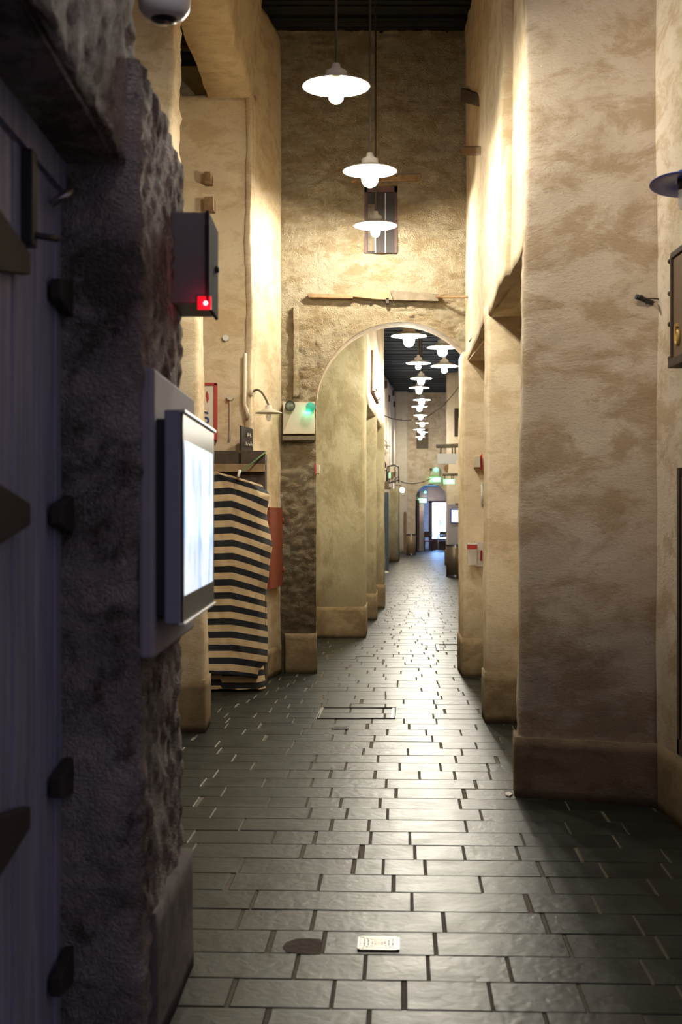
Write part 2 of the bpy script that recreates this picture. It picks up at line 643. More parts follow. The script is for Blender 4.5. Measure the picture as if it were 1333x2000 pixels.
def masonry(name, poly, z0, z1, mat, amp=.02, res=.08, stone=0, rnd=.035, shift=None, top=None, label=None, cat='wall', edges=None):
    """An upright block on a rounded footprint (counter-clockwise), its faces worked by hand.
    edges: indices of footprint edges that are seen and get the fine grid (others stay coarse)"""
    poly = [Vector((p[0], p[1])) for p in poly]
    rp = round_poly(poly, rnd)
    ring = []
    n = len(rp)
    for i in range(n):
        a, b = rp[i], rp[(i + 1) % n]
        L = (b - a).length
        fine = True
        if edges is not None and i % 4 == 3:
            fine = (i // 4) in edges
        k = max(1, int(L / (res if fine else .6)))
        for j in range(k):
            ring.append(a.lerp(b, j / k))
    m = len(ring)
    nor = []
    for i in range(m):
        t = ring[(i + 1) % m] - ring[i - 1]
        nor.append(Vector((t.y, -t.x, 0)).normalized())
    nz = max(1, int((z1 - z0) / res))
    vs = []
    for j in range(nz + 1):
        for i in range(m):
            zt = z1 if top is None else top(ring[i].x, ring[i].y)
            z = z0 + (zt - z0) * j / nz
            p = Vector((ring[i].x, ring[i].y, z))
            if shift:
                s_ = shift(z)
                p.x += s_
            d = worked(p, nor[i], amp, stone)
            if j == 0 and z0 < .05:
                d.z = 0
            vs.append(p + d)
    mb = MB()
    fs = [(j * m + i, j * m + (i + 1) % m, (j + 1) * m + (i + 1) % m, (j + 1) * m + i) for j in range(nz) for i in range(m)]
    mb.add(vs, fs, 0, True)
    mb.f += [list(range(m))[::-1], [nz * m + i for i in range(m)]]
    mb.mi += [0, 0]
    mb.sm += [False, False]
    return struct(obj(name, mb, mat, base=(0, 0, 0)), label, cat)


def base_block(side, poly, h, mat, off=.02, label=None):
    c = sum((Vector((p[0], p[1])) for p in poly), Vector((0, 0))) / len(poly)
    # push every corner outwards a little
    n = len(poly)
    out = []
    for i in range(n):
        a, b, d = Vector(poly[i - 1]), Vector(poly[i]), Vector(poly[(i + 1) % n])
        n1 = Vector(((b - a).y, -(b - a).x)).normalized()
        n2 = Vector(((d - b).y, -(d - b).x)).normalized()
        out.append(b + (n1 + n2) * off)
    return masonry('baseboard_' + side, out, 0, h, mat, .008, .06, 0, .02, label=label, cat='plinth')


TH = .045
U = Vector((math.sin(TH), math.cos(TH)))      # along the alley
W_ = Vector((math.cos(TH), -math.sin(TH)))    # across it

# ------------------------------------------------------------------ floor
PITCH = .2775
JOINTS = {0: [720, 1073, 1272], 1: [651, 789, 960, 1139], 2: [579, 714, 837, 996, 1262], 3: [527, 632, 851, 1109, 1292],
          4: [469, 612, 867, 1064, 1247], 5: [496, 805, 1030, 1165], 6: [625, 768, 940, 1076], 7: [471, 690, 749, 831, 1055, 1178],
          8: [379, 591, 704, 811, 907, 1013, 1129], 9: [534, 615, 725, 801, 1022, 1204], 10: [474, 648, 721, 911, 1109],
          11: [418, 606, 678, 758, 940, 1182], 12: [386, 526, 600, 666, 743, 899, 1109], 13: [439, 647, 773, 906]}


def build_floor():
    y0 = 4290 * (.0010378 - 6.476e-5)
    v0 = PX(700, y0) * U.x + y0 * U.y
    mb = MB()
    tint = []
    rnd = random.Random(3)

    def pt(u, v, z):
        p = W_ * u + U * v
        return Vector((p.x, p.y, z))

    def tile(ua, ub, va, vb):
        g = .0018 + rnd.random() * .002
        ua += g + (rnd.random() ** 6) * .016
        ub -= g + rnd.random() * .002
        va += .0018
        vb -= .0018
        h = rnd.uniform(-.0012, .0012)
        ta, tb = rnd.gauss(0, .0022), rnd.gauss(0, .0028)
        cu, cv = (ua + ub) / 2, (va + vb) / 2
        c = .0045

        def z(u, v, d=0):
            return h + ta * (u - cu) + tb * (v - cv) - d
        o = [(ua, va), (ub, va), (ub, vb), (ua, vb)]
        i_ = [(ua + c, va + c), (ub - c, va + c), (ub - c, vb - c), (ua + c, vb - c)]
        vs = [pt(u, v, z(u, v)) for u, v in i_] + [pt(u, v, z(u, v, .0035)) for u, v in o] + [pt(u, v, -.02) for u, v in o]
        fs = [(0, 1, 2, 3)]
        for k in range(4):
            l = (k + 1) % 4
            fs.append((4 + k, 4 + l, l, k))
            fs.append((8 + k, 8 + l, 4 + l, 4 + k))
        mb.add(vs, fs, 0)
        t = rnd.uniform(.82, 1.16)
        tint.extend([t * rnd.uniform(.98, 1.04), t, t * rnd.uniform(.94, 1.03)] for _ in fs)

    for k in range(-11, 222):
        va = v0 + k * PITCH
        vb = va + PITCH
        vm = (va + vb) / 2
        c = .2 + 0.0 * vm
        lo, hi = -2.6, 2.6
        if vm > 16:
            lo, hi = -1.4, 3.6
        js = []
        if k in JOINTS:
            yd = vm / U.y
            for px in JOINTS[k]:
                y = vm / (U.y + (px - 666.5) / F * U.x)
                js.append(((px - 666.5) / F * y) * W_.x + y * W_.y)
            js.sort()
            u = js[0]
            while u > lo:
                u -= rnd.uniform(.26, .5)
                js.insert(0, u)
            u = js[-1]
            while u < hi:
                u += rnd.uniform(.26, .5)
                js.append(u)
        else:
            u = lo - rnd.random() * .4
            while u < hi + .4:
                js.append(u)
                u += rnd.choice((.24, .28, .32, .38, .45, .52)) * rnd.uniform(.92, 1.08)
        for a, b in zip(js, js[1:]):
            tile(a, b, va, vb)
    nt_ = len(mb.f)
    # bedding below the slabs
    vs = [(-6, -6, -.0045), (7, -6, -.0045), (9, 70, -.0045), (-4, 70, -.0045)]
    mb.add(vs, [(0, 1, 2, 3)], 1)
    o = obj('floor', mb, [M['slate'], M['grout']], base=(0, 0, 0))
    ca = o.data.color_attributes.new('tint', 'FLOAT_COLOR', 'CORNER')
    cols = []
    for fi, f in enumerate(mb.f):
        t = tint[fi] if fi < nt_ else (1, 1, 1)
        for _ in f:
            cols += [t[0], t[1], t[2], 1.0]
    ca.data.foreach_set('color', cols)
    return struct(o, 'dark slate slabs laid in straight courses across the alley', 'floor')


build_floor()


# ------------------------------------------------------------------ roofs: dark slats on poles
def slat_roof(name, x0, x1, y0, y1, z, mat, pitch=.11):
    mb = MB()
    k = 0
    y = y0
    while y < y1:
        dz = .02 * math.sin(k * 1.7)
        mb.box(x0, x1, y, y + pitch * .82, z + dz, z + .05 + dz)
        y += pitch
        k += 1
    mb.box(x0, x1, y0, y1, z + .07, z + .12)
    return struct(obj(name, mb, mat, base=(0, 0, 0)), 'dark slatted roof over the alley', 'ceiling')


slat_roof('ceiling', -1.0, 2.3, 7.6, 14.3, 6.72, M['roof_dark'])
slat_roof('ceiling', -1.2, 5.4, 14.3, 62, 7.2, M['roof'], .22)
slat_roof('ceiling', -4.2, -.95, 5.2, 13.6, 6.25, M['roof'])

# ------------------------------------------------------------------ right-hand side
R1 = [(1.035, 7.83), (1.80, 7.55), (1.80, 7.80), (1.05, 8.02)]
masonry('wall_right', R1, 0, 7.2, M['pier'], .012, .05, .004, .03, shift=lambda z: .012 * z, label='broad plastered pier standing nearest on the right of the alley')
base_block('right', [(1.022, 7.81), (1.80, 7.52), (1.82, 7.83), (1.04, 8.03)], .36, M['plinth'], .006, 'dark plinth of the nearest right pier')
masonry('wall_right', [(1.80, 3.0), (2.4, 3.0), (2.4, 7.9), (1.795, 7.9)], 0, 7.2, M['pier'], .015, .09, 0, .03, edges=[3], label='plastered side wall running towards the viewer at the right edge')
base_block('right', [(1.79, 6.0), (2.3, 6.0), (2.3, 7.5), (1.785, 7.5)], .37, M['plinth_light'], .004, 'plinth at the foot of the right edge wall')
# upper wall over the shop recesses, with its tall niche
HEAD = 3.23


def rx(d):
    return 1.05 + .043 * (d - 7.85)


masonry('wall_right', [(rx(7.9), 7.92), (2.4, 7.92), (2.4, 8.75), (rx(8.75), 8.75)], HEAD, 7.2, M['side'], .018, .07, 0, .03, shift=lambda z: .011 * z - .01, edges=[0, 2, 3], label='upper plastered wall above the first shop recess')
masonry('wall_right', [(rx(8.7) + .075, 8.7), (2.4, 8.7), (2.4, 9.22), (rx(9.2) + .075, 9.22)], HEAD, 7.2, M['side'], .012, .07, 0, .02, edges=[3], label='back of the tall narrow niche in the right wall')
masonry('wall_right', [(rx(8.7), 8.74), (2.3, 8.74), (2.3, 9.22), (rx(9.2), 9.22)], HEAD, 4.02, M['side'], .014, .07, 0, .03, edges=[0, 2, 3], top=lambda x, y: 4.1 - .15 * (y - 8.74), label='wall below the tall niche')
masonry('wall_right', [(rx(9.18), 9.18), (2.4, 9.18), (2.4, 13.97), (rx(13.97), 13.97)], HEAD + .02, 7.2, M['side'], .02, .07, 0, .04, edges=[0, 3], label='long upper plastered wall on the right before the arch')
R2 = [(1.156, 10.6), (2.4, 10.6), (2.4, 10.92), (1.168, 10.92)]
masonry('wall_right', R2, 0, HEAD + .1, M['side'], .015, .06, .003, .03, edges=[0, 3], label='second pier on the right, between the two shop recesses')
base_block('right', [(1.156, 10.59), (2.3, 10.59), (2.3, 10.93), (1.168, 10.93)], .40, M['plinth_light'], .012, 'plinth of the second right pier')
R3 = [(1.245, 13.6), (2.4, 13.6), (2.4, 14.32), (1.265, 14.32)]
masonry('wall_right', R3, 0, HEAD + .1, M['side'], .015, .06, .003, .04, edges=[0, 3], label='third pier on the right, carrying the arch')
base_block('right', [(1.245, 13.58), (2.3, 13.58), (2.3, 14.3), (1.265, 14.3)], .40, M['plinth_light'], .012, 'plinth of the third right pier')
mb = MB().box(2.35, 2.5, 7.6, 14.3, 0, 7.2)
struct(obj('wall_right', mb, M['side'], base=(0, 0, 0)), 'back wall of the right shop recesses', 'wall')
mb = MB().box(1.2, 2.4, 7.95, 10.6, HEAD, HEAD + .08).box(1.3, 2.4, 10.9, 13.6, HEAD, HEAD + .08)
struct(obj('trim_1', mb, M['side'], base=(0, 0, 0)), 'flat soffits over the right shop recesses', 'soffit')

# ------------------------------------------------------------------ end wall with the arch
ACX, ASZ, AR = .625, 2.79, .885
EY, ET = 13.95, .36


def end_wall():
    WX0, WX1, WZ0, WZ1 = .244, .593, 4.40, 5.12
    xl, xr, zt = -.66, 1.45, 6.95
    cols = []
    n = int((ACX - AR - xl) / .018)
    cols += [xl + (ACX - AR - xl) * k / n for k in range(n)]
    na = 120
    arc = [ACX - AR * math.cos(PI * k / na) for k in range(na + 1)]
    cols += [a for a in arc if a <= xr]
    # snap columns to the window reveals
    for wx in (WX0, WX1):
        i = min(range(len(cols)), key=lambda q: abs(cols[q] - wx))
        cols[i] = wx
    npier = n
    low = [ASZ * k / 150 for k in range(150)]

    def zb(x):
        return ASZ + math.sqrt(max(0, AR * AR - (x - ACX) ** 2))
    N1 = 70
    Z4 = 4.0
    upz = [Z4 + .4 * k / 24 for k in range(1, 25)] + [4.4 + (WZ1 - WZ0) * k / 40 for k in range(1, 41)] + [WZ1 + (zt - WZ1) * k / 100 for k in range(1, 101)]
    mb = MB()
    idx = {}

    def vert(i, key, x, z):
        if (i, key) not in idx:
            p = Vector((x, EY, z))
            d = worked(p, Vector((0, -1, 0)), .018, .028)
            if x > ACX - AR - .001:       # the arris of the arch is trowelled smooth
                e = abs(math.hypot(x - ACX, max(0, z - ASZ)) - AR)
                d *= min(1, .25 + e / .10)
            elif z < ASZ:
                d *= 1.25
            if z == 0:
                d.z = 0
            idx[(i, key)] = len(mb.v)
            mb.v.append(p + d)
        return idx[(i, key)]

    def quad(a, b, c, d):
        mb.f.append([a, b, c, d])
        mb.mi.append(0)
        mb.sm.append(True)
    for i in range(len(cols) - 1):
        x0, x1 = cols[i], cols[i + 1]
        if i < npier:
            zz = low + [ASZ]
            for j in range(len(zz) - 1):
                quad(vert(i, ('l', j), x0, zz[j]), vert(i + 1, ('l', j), x1, zz[j]),
                     vert(i + 1, ('l', j + 1) if j < len(zz) - 2 else ('m', 0), x1, zz[j + 1]),
                     vert(i, ('l', j + 1) if j < len(zz) - 2 else ('m', 0), x0, zz[j + 1]))

        def mz(q, j):
            x = cols[q]
            b = ASZ if q <= npier else zb(x)
            return b + (Z4 - b) * j / N1
        for j in range(N1):
            quad(vert(i, ('m', j), x0, mz(i, j)), vert(i + 1, ('m', j), x1, mz(i + 1, j)),
                 vert(i + 1, ('m', j + 1), x1, mz(i + 1, j + 1)), vert(i, ('m', j + 1), x0, mz(i, j + 1)))
        prev = ('m', N1)
        pz = Z4
        for j, z in enumerate(upz):
            zc = (z + pz) / 2
            key = ('u', j)
            if not (WZ0 < zc < WZ1 and WX0 <= x0 and x1 <= WX1):
                quad(vert(i, prev, x0, pz), vert(i + 1, prev, x1, pz), vert(i + 1, key, x1, z), vert(i, key, x0, z))
            prev, pz = key, z
    # soffit and jamb of the arch, back face
    path = [(ACX - AR, 0.0), (ACX - AR, ASZ)] + [(ACX - AR * math.cos(PI * k / 60), ASZ + AR * math.sin(PI * k / 60)) for k in range(1, 61)]
    o = len(mb.v)
    for x, z in path:
        for y in (EY - .004, EY + ET):
            mb.v.append(Vector((x, y, z)))
    for k in range(len(path) - 1):
        mb.f.append([o + 2 * k, o + 2 * k + 1, o + 2 * k + 3, o + 2 * k + 2])
        mb.mi.append(1)
        mb.sm.append(True)
    ob = len(mb.v)
    for x, z in path[1:]:
        mb.v += [Vector((x, EY + ET, z)), Vector((x, EY + ET, zt + .3))]
    for k in range(len(path) - 2):
        mb.f.append([ob + 2 * k, ob + 2 * k + 1, ob + 2 * k + 3, ob + 2 * k + 2])
        mb.mi.append(1)
        mb.sm.append(False)
    mb.add([(xl, EY + ET, 0), (ACX - AR, EY + ET, 0), (ACX - AR, EY + ET, zt + .3), (xl, EY + ET, zt + .3)], [(0, 3, 2, 1)], 1)
    # window reveal
    for a, b, c, d in (((WX0, WZ0), (WX0, WZ1), 0, 0), ((WX0, WZ1), (WX1, WZ1), 0, 0), ((WX1, WZ1), (WX1, WZ0), 0, 0), ((WX1, WZ0), (WX0, WZ0), 0, 0)):
        mb.add([(a[0], EY - .02, a[1]), (b[0], EY - .02, b[1]), (b[0], EY + .2, b[1]), (a[0], EY + .2, a[1])], [(0, 1, 2, 3)], 1)
    struct(obj('wall_back', mb, [M['stone'], M['plinth_light']], base=(0, 0, 0)), 'rough rendered end wall pierced by the round arch', 'wall')
    # window: shutters set back in the opening
    w = MB().box(WX0, WX1, EY + .13, EY + .17, WZ0, WZ1)
    wo = struct(obj('window_1', w, M['board'], base=(WX0, EY, WZ0)), 'small tall window with dark blue shutters above the arch', 'window')
    fr = MB()
    for a, b, c, d in ((WX0, WX0 + .03, WZ0, WZ1), (WX1 - .03, WX1, WZ0, WZ1), (WX0, WX1, WZ1 - .06, WZ1), (WX0, WX1, WZ0, WZ0 + .02)):
        fr.box(a, b, EY + .08, EY + .13, c, d)
    obj('frame', fr, M['brownpaint'], wo)
    br = MB()
    for x in (WX0 + .12, WX0 + .225):
        br.box(x - .005, x + .005, EY + .11, EY + .13, WZ0, WZ1)
    obj('glazing_bar', br, M['steel'], wo)
    lf = MB().box(WX0 + .04, WX0 + .115, EY + .105, EY + .13, WZ0 + .04, WZ1 - .18)
    obj('shutter', lf, M['greywood'], wo)
    li = MB().hexa([(.10, EY - .035, 5.135), (.83, EY - .045, 5.155), (.83, EY + .1, 5.155), (.10, EY + .1, 5.135),
                    (.10, EY - .03, 5.20), (.84, EY - .04, 5.225), (.84, EY + .1, 5.225), (.10, EY + .1, 5.20)])
    tag(obj('lintel', li, M['midwood'], bevel=.008), 'short wooden lintel in the end wall above the small window', 'lintel')


end_wall()
base_block('left', [(PX(557, 13.9), 13.9), (PX(618, 13.9), 13.9), (PX(618, 14.3), 14.3), (PX(557, 14.3), 14.3)], .42, M['plinth_light'], .004, 'plinth under the left foot of the arch')
# thin plaster rib and eroded channel left of the arch
masonry('wall_back', [(PX(573, 13.9), 13.88), (PX(583, 13.9), 13.87), (PX(585, 13.9), 14.0), (PX(572, 13.9), 14.0)], PZ(775, 13.9), PZ(598, 13.9), M['stone'], .008, .03, .006, .012, label='narrow plaster rib left of the arch')

# ------------------------------------------------------------------ left-hand side, middle distance
L2F = 12.9
masonry('wall_left', [(-4.2, L2F), (-.87, L2F), (-.83, L2F + .06), (-.83, 13.6), (-4.2, 13.6)], 0, 5.72, M['side'], .02, .06, .006, .05, edges=[0, 1, 2], label='brightly lit plaster wall behind the striped stall')
masonry('wall_left', [(-.855, 12.93), (-.735, 13.38), (-.63, 13.94), (-.63, 14.2), (-1.1, 14.2), (-1.1, 12.93)], 0, 6.68, M['side'], .012, .05, .003, .03, edges=[0, 1, 5], label='slanting plaster strip between stall and arch')
base_block('left', [(-.735, 13.36), (-.63, 13.93), (-.9, 13.95)], .3, M['plinth_light'], .008, 'low plinth of the slanting plaster strip')
# corner buttress of that wall carrying the cross beam, up to the roof
masonry('wall_left', [(-.93, 12.87), (-.86, 12.84), (-.84, 13.0), (-.93, 13.0)], 2.3, 6.5, M['side'], .02, .05, .012, .03, label='lit corner buttress beside the slanting strip')
# left pillar nearer the viewer
L1 = [(-2.6, 10.1), (-1.26, 10.1), (-1.26, 10.55), (-2.6, 10.55)]
masonry('wall_left', L1, 2.9, 6.9, M['side'], .025, .06, .02, .05, edges=[0, 1], label='upper part of the left pillar, lit from the alley')
masonry('wall_left', [(-2.6, 10.12), (-1.04, 10.12), (-1.04, 10.55), (-2.6, 10.55)], 0, 3.4, M['side'], .012, .06, .003, .03, edges=[0, 1], shift=lambda z: -.016 * z, label='foot of the left pillar in front of the stall')
base_block('left', [(-2.4, 10.11), (-1.035, 10.11), (-1.035, 10.54), (-2.4, 10.54)], .40, M['plinth_light'], .006, 'plinth of the left pillar')
# long plaster beam from pillar to wall
mb = MB()
NB = 40
o_ = []
for k in range(NB + 1):
    t = k / NB
    y = 10.2 + (12.88 - 10.2) * t
    xl, xr = -1.32 + .03 * t, -.915 + .06 * t
    zb_, zt_ = 5.68, 6.66
    row = [(xl, zb_), ((xl + xr) / 2, zb_), (xr - .03, zb_), (xr, zb_ + .04)] + [(xr + .012 * q, zb_ + .04 + (zt_ - zb_ - .04) * q / 8) for q in range(1, 9)] + [(xl, zt_)]
    for x, z in row:
        p = Vector((x, y, z))
        mb.v.append(p + worked(p, Vector((.8, 0, -.3)), .02, .012 if z > zb_ + .02 else .002))
    o_.append(len(row))
nr = o_[0]
for k in range(NB):
    for q in range(nr):
        a = k * nr + q
        b = k * nr + (q + 1) % nr
        mb.f.append([a, b, b + nr, a + nr])
        mb.mi.append(0)
        mb.sm.append(True)
struct(obj('trim_2', mb, M['side'], base=(0, 0, 0)), 'heavy plastered beam spanning from the left pillar to the stall wall', 'beam')
mb = MB().box(-4.3, -4.2, 4.9, 14, 0, 6.9).box(-4.2, -1.0, 13.6, 13.7, 0, 6.9).box(-4.2, -2.6, 10.3, 10.4, 0, 6.9)
struct(obj('wall_left', mb, M['side'], base=(0, 0, 0)), 'back wall of the side room on the left', 'wall')
for k, yy in enumerate((11.1, 11.75, 12.4)):
    tag(obj('roof_pole', MB().tube([(-2.9 + .2 * k, yy, 6.12), (-1.2, yy + .25, 6.10)], .055, 10), M['darkwood']),
        ('dark roof pole in the gap behind the plaster beam, ' + ('nearest', 'middle', 'farthest')[k] + ' of three'), 'pole', 'roof poles behind the beam')

# ------------------------------------------------------------------ left side through the arch
LPs = [(18.0, -.55, .322), (21.1, .25, .555), (23.7, .45, .765)]
for i, (d, xa, xb) in enumerate(LPs):
    ord_ = ('first', 'second', 'third')[i]
    th = (.95, 1.1, .9)[i]
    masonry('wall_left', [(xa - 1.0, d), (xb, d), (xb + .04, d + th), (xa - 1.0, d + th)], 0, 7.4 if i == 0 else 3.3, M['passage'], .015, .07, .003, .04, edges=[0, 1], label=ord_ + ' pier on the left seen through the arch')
    base_block('left', [(xa - .9, d - .02), (xb, d - .02), (xb + .04, d + th), (xa - .9, d + th)], .42, M['plinth_light'], .014, 'plinth of the ' + ord_ + ' pier beyond the arch')
masonry('wall_left', [(-1.4, 18.9), (.372, 18.9), (.80, 24.6), (-1.4, 24.6)], 3.22, 7.4, M['white'], .02, .1, .003, .04, edges=[0, 1], label='bright upper wall on the left beyond the arch')
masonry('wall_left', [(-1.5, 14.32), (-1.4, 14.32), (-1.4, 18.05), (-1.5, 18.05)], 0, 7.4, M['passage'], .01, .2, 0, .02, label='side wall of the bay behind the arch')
masonry('wall_left', [(-.2, 40.9 - 4), (1.06, 40.9 - 4), (2.5, 60.2), (.9, 60.2)], 0, 6.2, M['white'], .03, .25, .01, .05, edges=[0, 1], top=lambda x, y: 6.0 + (y - 41) * .063 + .08 * noise.noise(Vector((y * 1.1, 0, 0))), label='far left wall with a crumbling top')
# shade of the putlog holes near its top, set in as dark blocks
for k, (px, py, dd) in enumerate(((753.5, 752, 42), (768, 768, 52), (759, 779, 46.5), (770, 790, 54))):
    x, z = PX(px, dd), PZ(py, dd)
    o = obj('beam_end', MB().box(x - .18, x + .06, dd - .12, dd + .12, z - .10, z + .12), M['darkwood'], bevel=.02)
    tag(o, ('dark block for a putlog hole in the far left wall, ' + ('topmost', 'second from top', 'small one in the middle', 'lowest')[k]), 'beam end', 'putlog holes in the far left wall')

# ------------------------------------------------------------------ far end
FY = 60.0


def far_wall():
    x0, x1, zt = 2.2, 5.6, 7.4
    cx, r, sz = PX(842.5, FY), PX(873, FY) - PX(842.5, FY), PZ(945, FY) - (PX(873, FY) - PX(842.5, FY))
    mb = MB()
    xs = [x0 + (cx - r - x0) * k / 8 for k in range(8)] + [cx - r * math.cos(PI * k / 28) for k in range(29)] + [cx + r + (x1 - cx - r) * k / 6 for k in range(1, 7)]

    def zb(x):
        return sz + math.sqrt(max(0, r * r - (x - cx) ** 2)) if cx - r <= x <= cx + r else 0

    def rows(x, side):
        b = 0 if side else zb(x)
        return [b + (zt - b) * j / 60 for j in range(61)]
    for i in range(len(xs) - 1):
        a, b = xs[i], xs[i + 1]
        solid = b <= cx - r + 1e-6 or a >= cx + r - 1e-6
        ra, rb = rows(a, solid), rows(b, solid)
        vs = []
        for x, rr in ((a, ra), (b, rb)):
            for z in rr:
                p = Vector((x, FY, z))
                vs.append(p + worked(p, Vector((0, -1, 0)), .02, .04 if z > 3.2 else .0))
        mb.add(vs, [(j, 61 + j, 62 + j, j + 1) for j in range(60)], 0, True)
    for k in range(28):
        q = [(cx - r * math.cos(PI * t / 28), sz + r * math.sin(PI * t / 28)) for t in (k, k + 1)]
        mb.add([(q[0][0], FY - .03, q[0][1]), (q[1][0], FY - .03, q[1][1]), (q[1][0], FY + .5, q[1][1]), (q[0][0], FY + .5, q[0][1])], [(0, 3, 2, 1)], 0, True)
    for s_, x in ((1, cx - r), (-1, cx + r)):
        mb.add([(x, FY - .03, 0), (x, FY + .5, 0), (x, FY + .5, sz), (x, FY - .03, sz)], [(0, 1, 2, 3)], 0)
    struct(obj('wall_back', mb, M['far'], base=(0, 0, 0)), 'stone wall closing the far end of the alley, with a small arch', 'wall')


far_wall()
masonry('wall_back', [(2.45, 59.6), (PX(797, 59.6), 59.6), (PX(797, 59.6), 60.1), (2.45, 60.1)], 0, 7.3, M['white'], .015, .2, .0, .05, label='smooth pilaster left of the far arch')
# right far wall that faces the viewer
RWY = 44.0
masonry('wall_right', [(PX(875, RWY), RWY), (6.0, RWY), (6.0, RWY + .6), (PX(875, RWY), RWY + .6)], 0, 6.4, M['white'], .02, .2, .0, .05, edges=[0, 3], top=lambda x, y: 6.35 + .12 * (x - 3.5), label='pale wall with a barred window, facing the viewer on the far right')
base_block('right', [(PX(872, RWY), RWY - .05), (6, RWY - .05), (6, RWY + .6), (PX(872, RWY), RWY + .6)], .5, M['plinth_light'], .01, 'plinth of the far right wall')
masonry('wall_right', [(1.75, 14.3), (2.4, 14.3), (4.9, 44.1), (4.15, 44.1)], 0, 7.2, M['far'], .03, .3, .0, .05, edges=[3], label='right wall running on beyond the arch')
# window in it
x0, x1, z0, z1 = PX(888, RWY), PX(912, RWY), PZ(853, RWY), PZ(798, RWY)
wo = struct(obj('window_2', MB().box(x0, x1, RWY - .05, RWY + .02, z0, z1), M['darkwood'], base=(x0, RWY, z0)), 'dark barred window high in the far right wall', 'window')
bb = MB()
for t in (.25, .5, .75):
    bb.box(x0 + (x1 - x0) * t - .012, x0 + (x1 - x0) * t + .012, RWY - .09, RWY - .05, z0, z1)
bb.box(x0, x1, RWY - .1, RWY - .06, z0 + .38, z0 + .42).box(x0, x1, RWY - .1, RWY - .06, z0 + .70, z0 + .74)
obj('window_bar', bb, M['iron'], wo)
# far window in the end wall
x0, x1, z0, z1 = PX(816, FY), PX(834.5, FY), PZ(874, FY), PZ(838, FY)
wo = struct(obj('window_3', MB().box(x0, x1, FY - .06, FY + .02, z0, z1), M['greywood'], base=(x0, FY, z0)), 'small shuttered window behind the far lamps', 'window')
obj('frame', MB().box(x0 - .05, x0, FY - .1, FY - .02, z0, z1).box(x1, x1 + .05, FY - .1, FY - .02, z0, z1).box(x0 - .05, x1 + .05, FY - .1, FY - .02, z0 - .06, z0), M['greywood'], wo)
# room beyond the far arch
RY = 66.0
struct(obj('wall_back', MB().box(2.9, 3.9, RY - 3.4, RY - 3.2, 0, 2.75).box(2.5, 6.5, RY + .2, RY + .3, 0, 3.6).box(PX(836, 63), PX(900, 63), 63, 63.1, 2.35, 3.0), M['pinkwall'], base=(0, 0, 0)), 'mauve walls of the cafe beyond the far arch', 'wall')
struct(obj('ceiling', MB().box(2.3, 6.5, 60.5, 66.4, 3.05, 3.15), M['tealroof'], base=(0, 0, 0)), 'teal ceiling of the cafe beyond the far arch', 'ceiling')
struct(obj('wall_left', MB().box(2.4, 2.5, 60.4, 66.4, 0, 3.2), M['pinkwall'], base=(0, 0, 0)), 'left cafe wall', 'wall')
struct(obj('wall_right', MB().box(6.4, 6.5, 60.4, 66.4, 0, 3.2), M['pinkwall'], base=(0, 0, 0)), 'right cafe wall', 'wall')
gx0, gx1 = PX(845, 63.5), PX(880, 63.5)
gz0, gz1 = .1, PZ(982, 63.5)
do = struct(obj('door_2', MB().box(gx0 - .17, gx0, 63.45, 63.55, 0, gz1 + .12).box(gx0 - .17, gx1 + .1, 63.45, 63.55, gz1, gz1 + .12).box(gx1, gx1 + .17, 63.45, 63.55, 0, gz1 + .12), M['brownpaint'], base=(gx0, 63.5, 0)), 'dark framed glass door shining with daylight beyond the far arch', 'door')
obj('glass_pane', MB().box(gx0, gx1, 63.52, 63.54, gz0 + .45, gz1), M['daylight'], do)
obj('kick_panel', MB().box(gx0, gx1, 63.47, 63.53, 0, gz0 + .45), M['brownpaint'], do)
obj('door_handle', MB().tube([P(860, 1015, 63.4), P(861, 1022, 63.3), P(859, 1029, 63.4)], .03, 6).tube([P(861, 1021, 63.3), P(867, 1024, 63.3)], .025, 6), M['iron'], do)
struct(obj('door_3', MB().box(PX(813, 61.5), PX(817.5, 61.5), 60.6, 62.4, 0, PZ(977, 61.5)), M['brownpaint'], base=(PX(813, 61.5), 61, 0)), 'brown door leaf folded open inside the far arch', 'door')

lamp_light('cafe_fill', 'POINT', (PX(836, 62), 62.0, 2.35), 26, (1.0, .82, .76), .12)  # added point light without a fixture, brightens the room past the arch

# ------------------------------------------------------------------ near left: pier, door, lintel
masonry('wall_left', [(-1.7, 3.92), (-.585, 3.92), (-.58, 4.93), (-1.7, 4.93)], 0, 2.96, M['rough'], .014, .022, .013, .05, edges=[0, 1], top=lambda x, y: 3.0 - .06 * (y - 4.0), label='dark rough stone pier nearest on the left')
base_block('left', [(-1.6, 4.08), (-.575, 4.08), (-.55, 4.90), (-1.6, 4.90)], .43, M['plinth_grey'], .006, 'dark plinth of the nearest left pier')
masonry('wall_left', [(-1.7, .5), (-.62, .5), (-.625, 4.1), (-1.7, 4.1)], 2.69, 7.2, M['rough'], .025, .05, .016, .06, edges=[0, 1, 2], label='dark stone wall above the blue grey door')
struct(obj('wall_left', MB().box(-2.2, -1.65, -2, 4.6, 0, 7), M['rough'], base=(0, 0, 0)), 'wall behind the near door', 'wall')
DX = -.83
dp = MB()
yy = 1.5
k = 0
while yy < 4.05:
    w_ = .118
    dp.box(DX - .03, DX + (.004 if k % 2 else 0), yy, min(yy + w_, 4.06), .02, 2.66)
    yy += w_ + .006
    k += 1
door = struct(obj('door_1', dp, M['doorpaint'], base=(DX, 3, 0), bevel=.006), 'blue grey plank door at the left edge', 'door')
obj('door_frame', MB().box(DX - .05, DX + .03, 4.03, 4.10, 0, 2.68).box(DX - .05, DX + .02, 1.5, 4.1, 2.6, 2.70), M['doorpaint'], door)
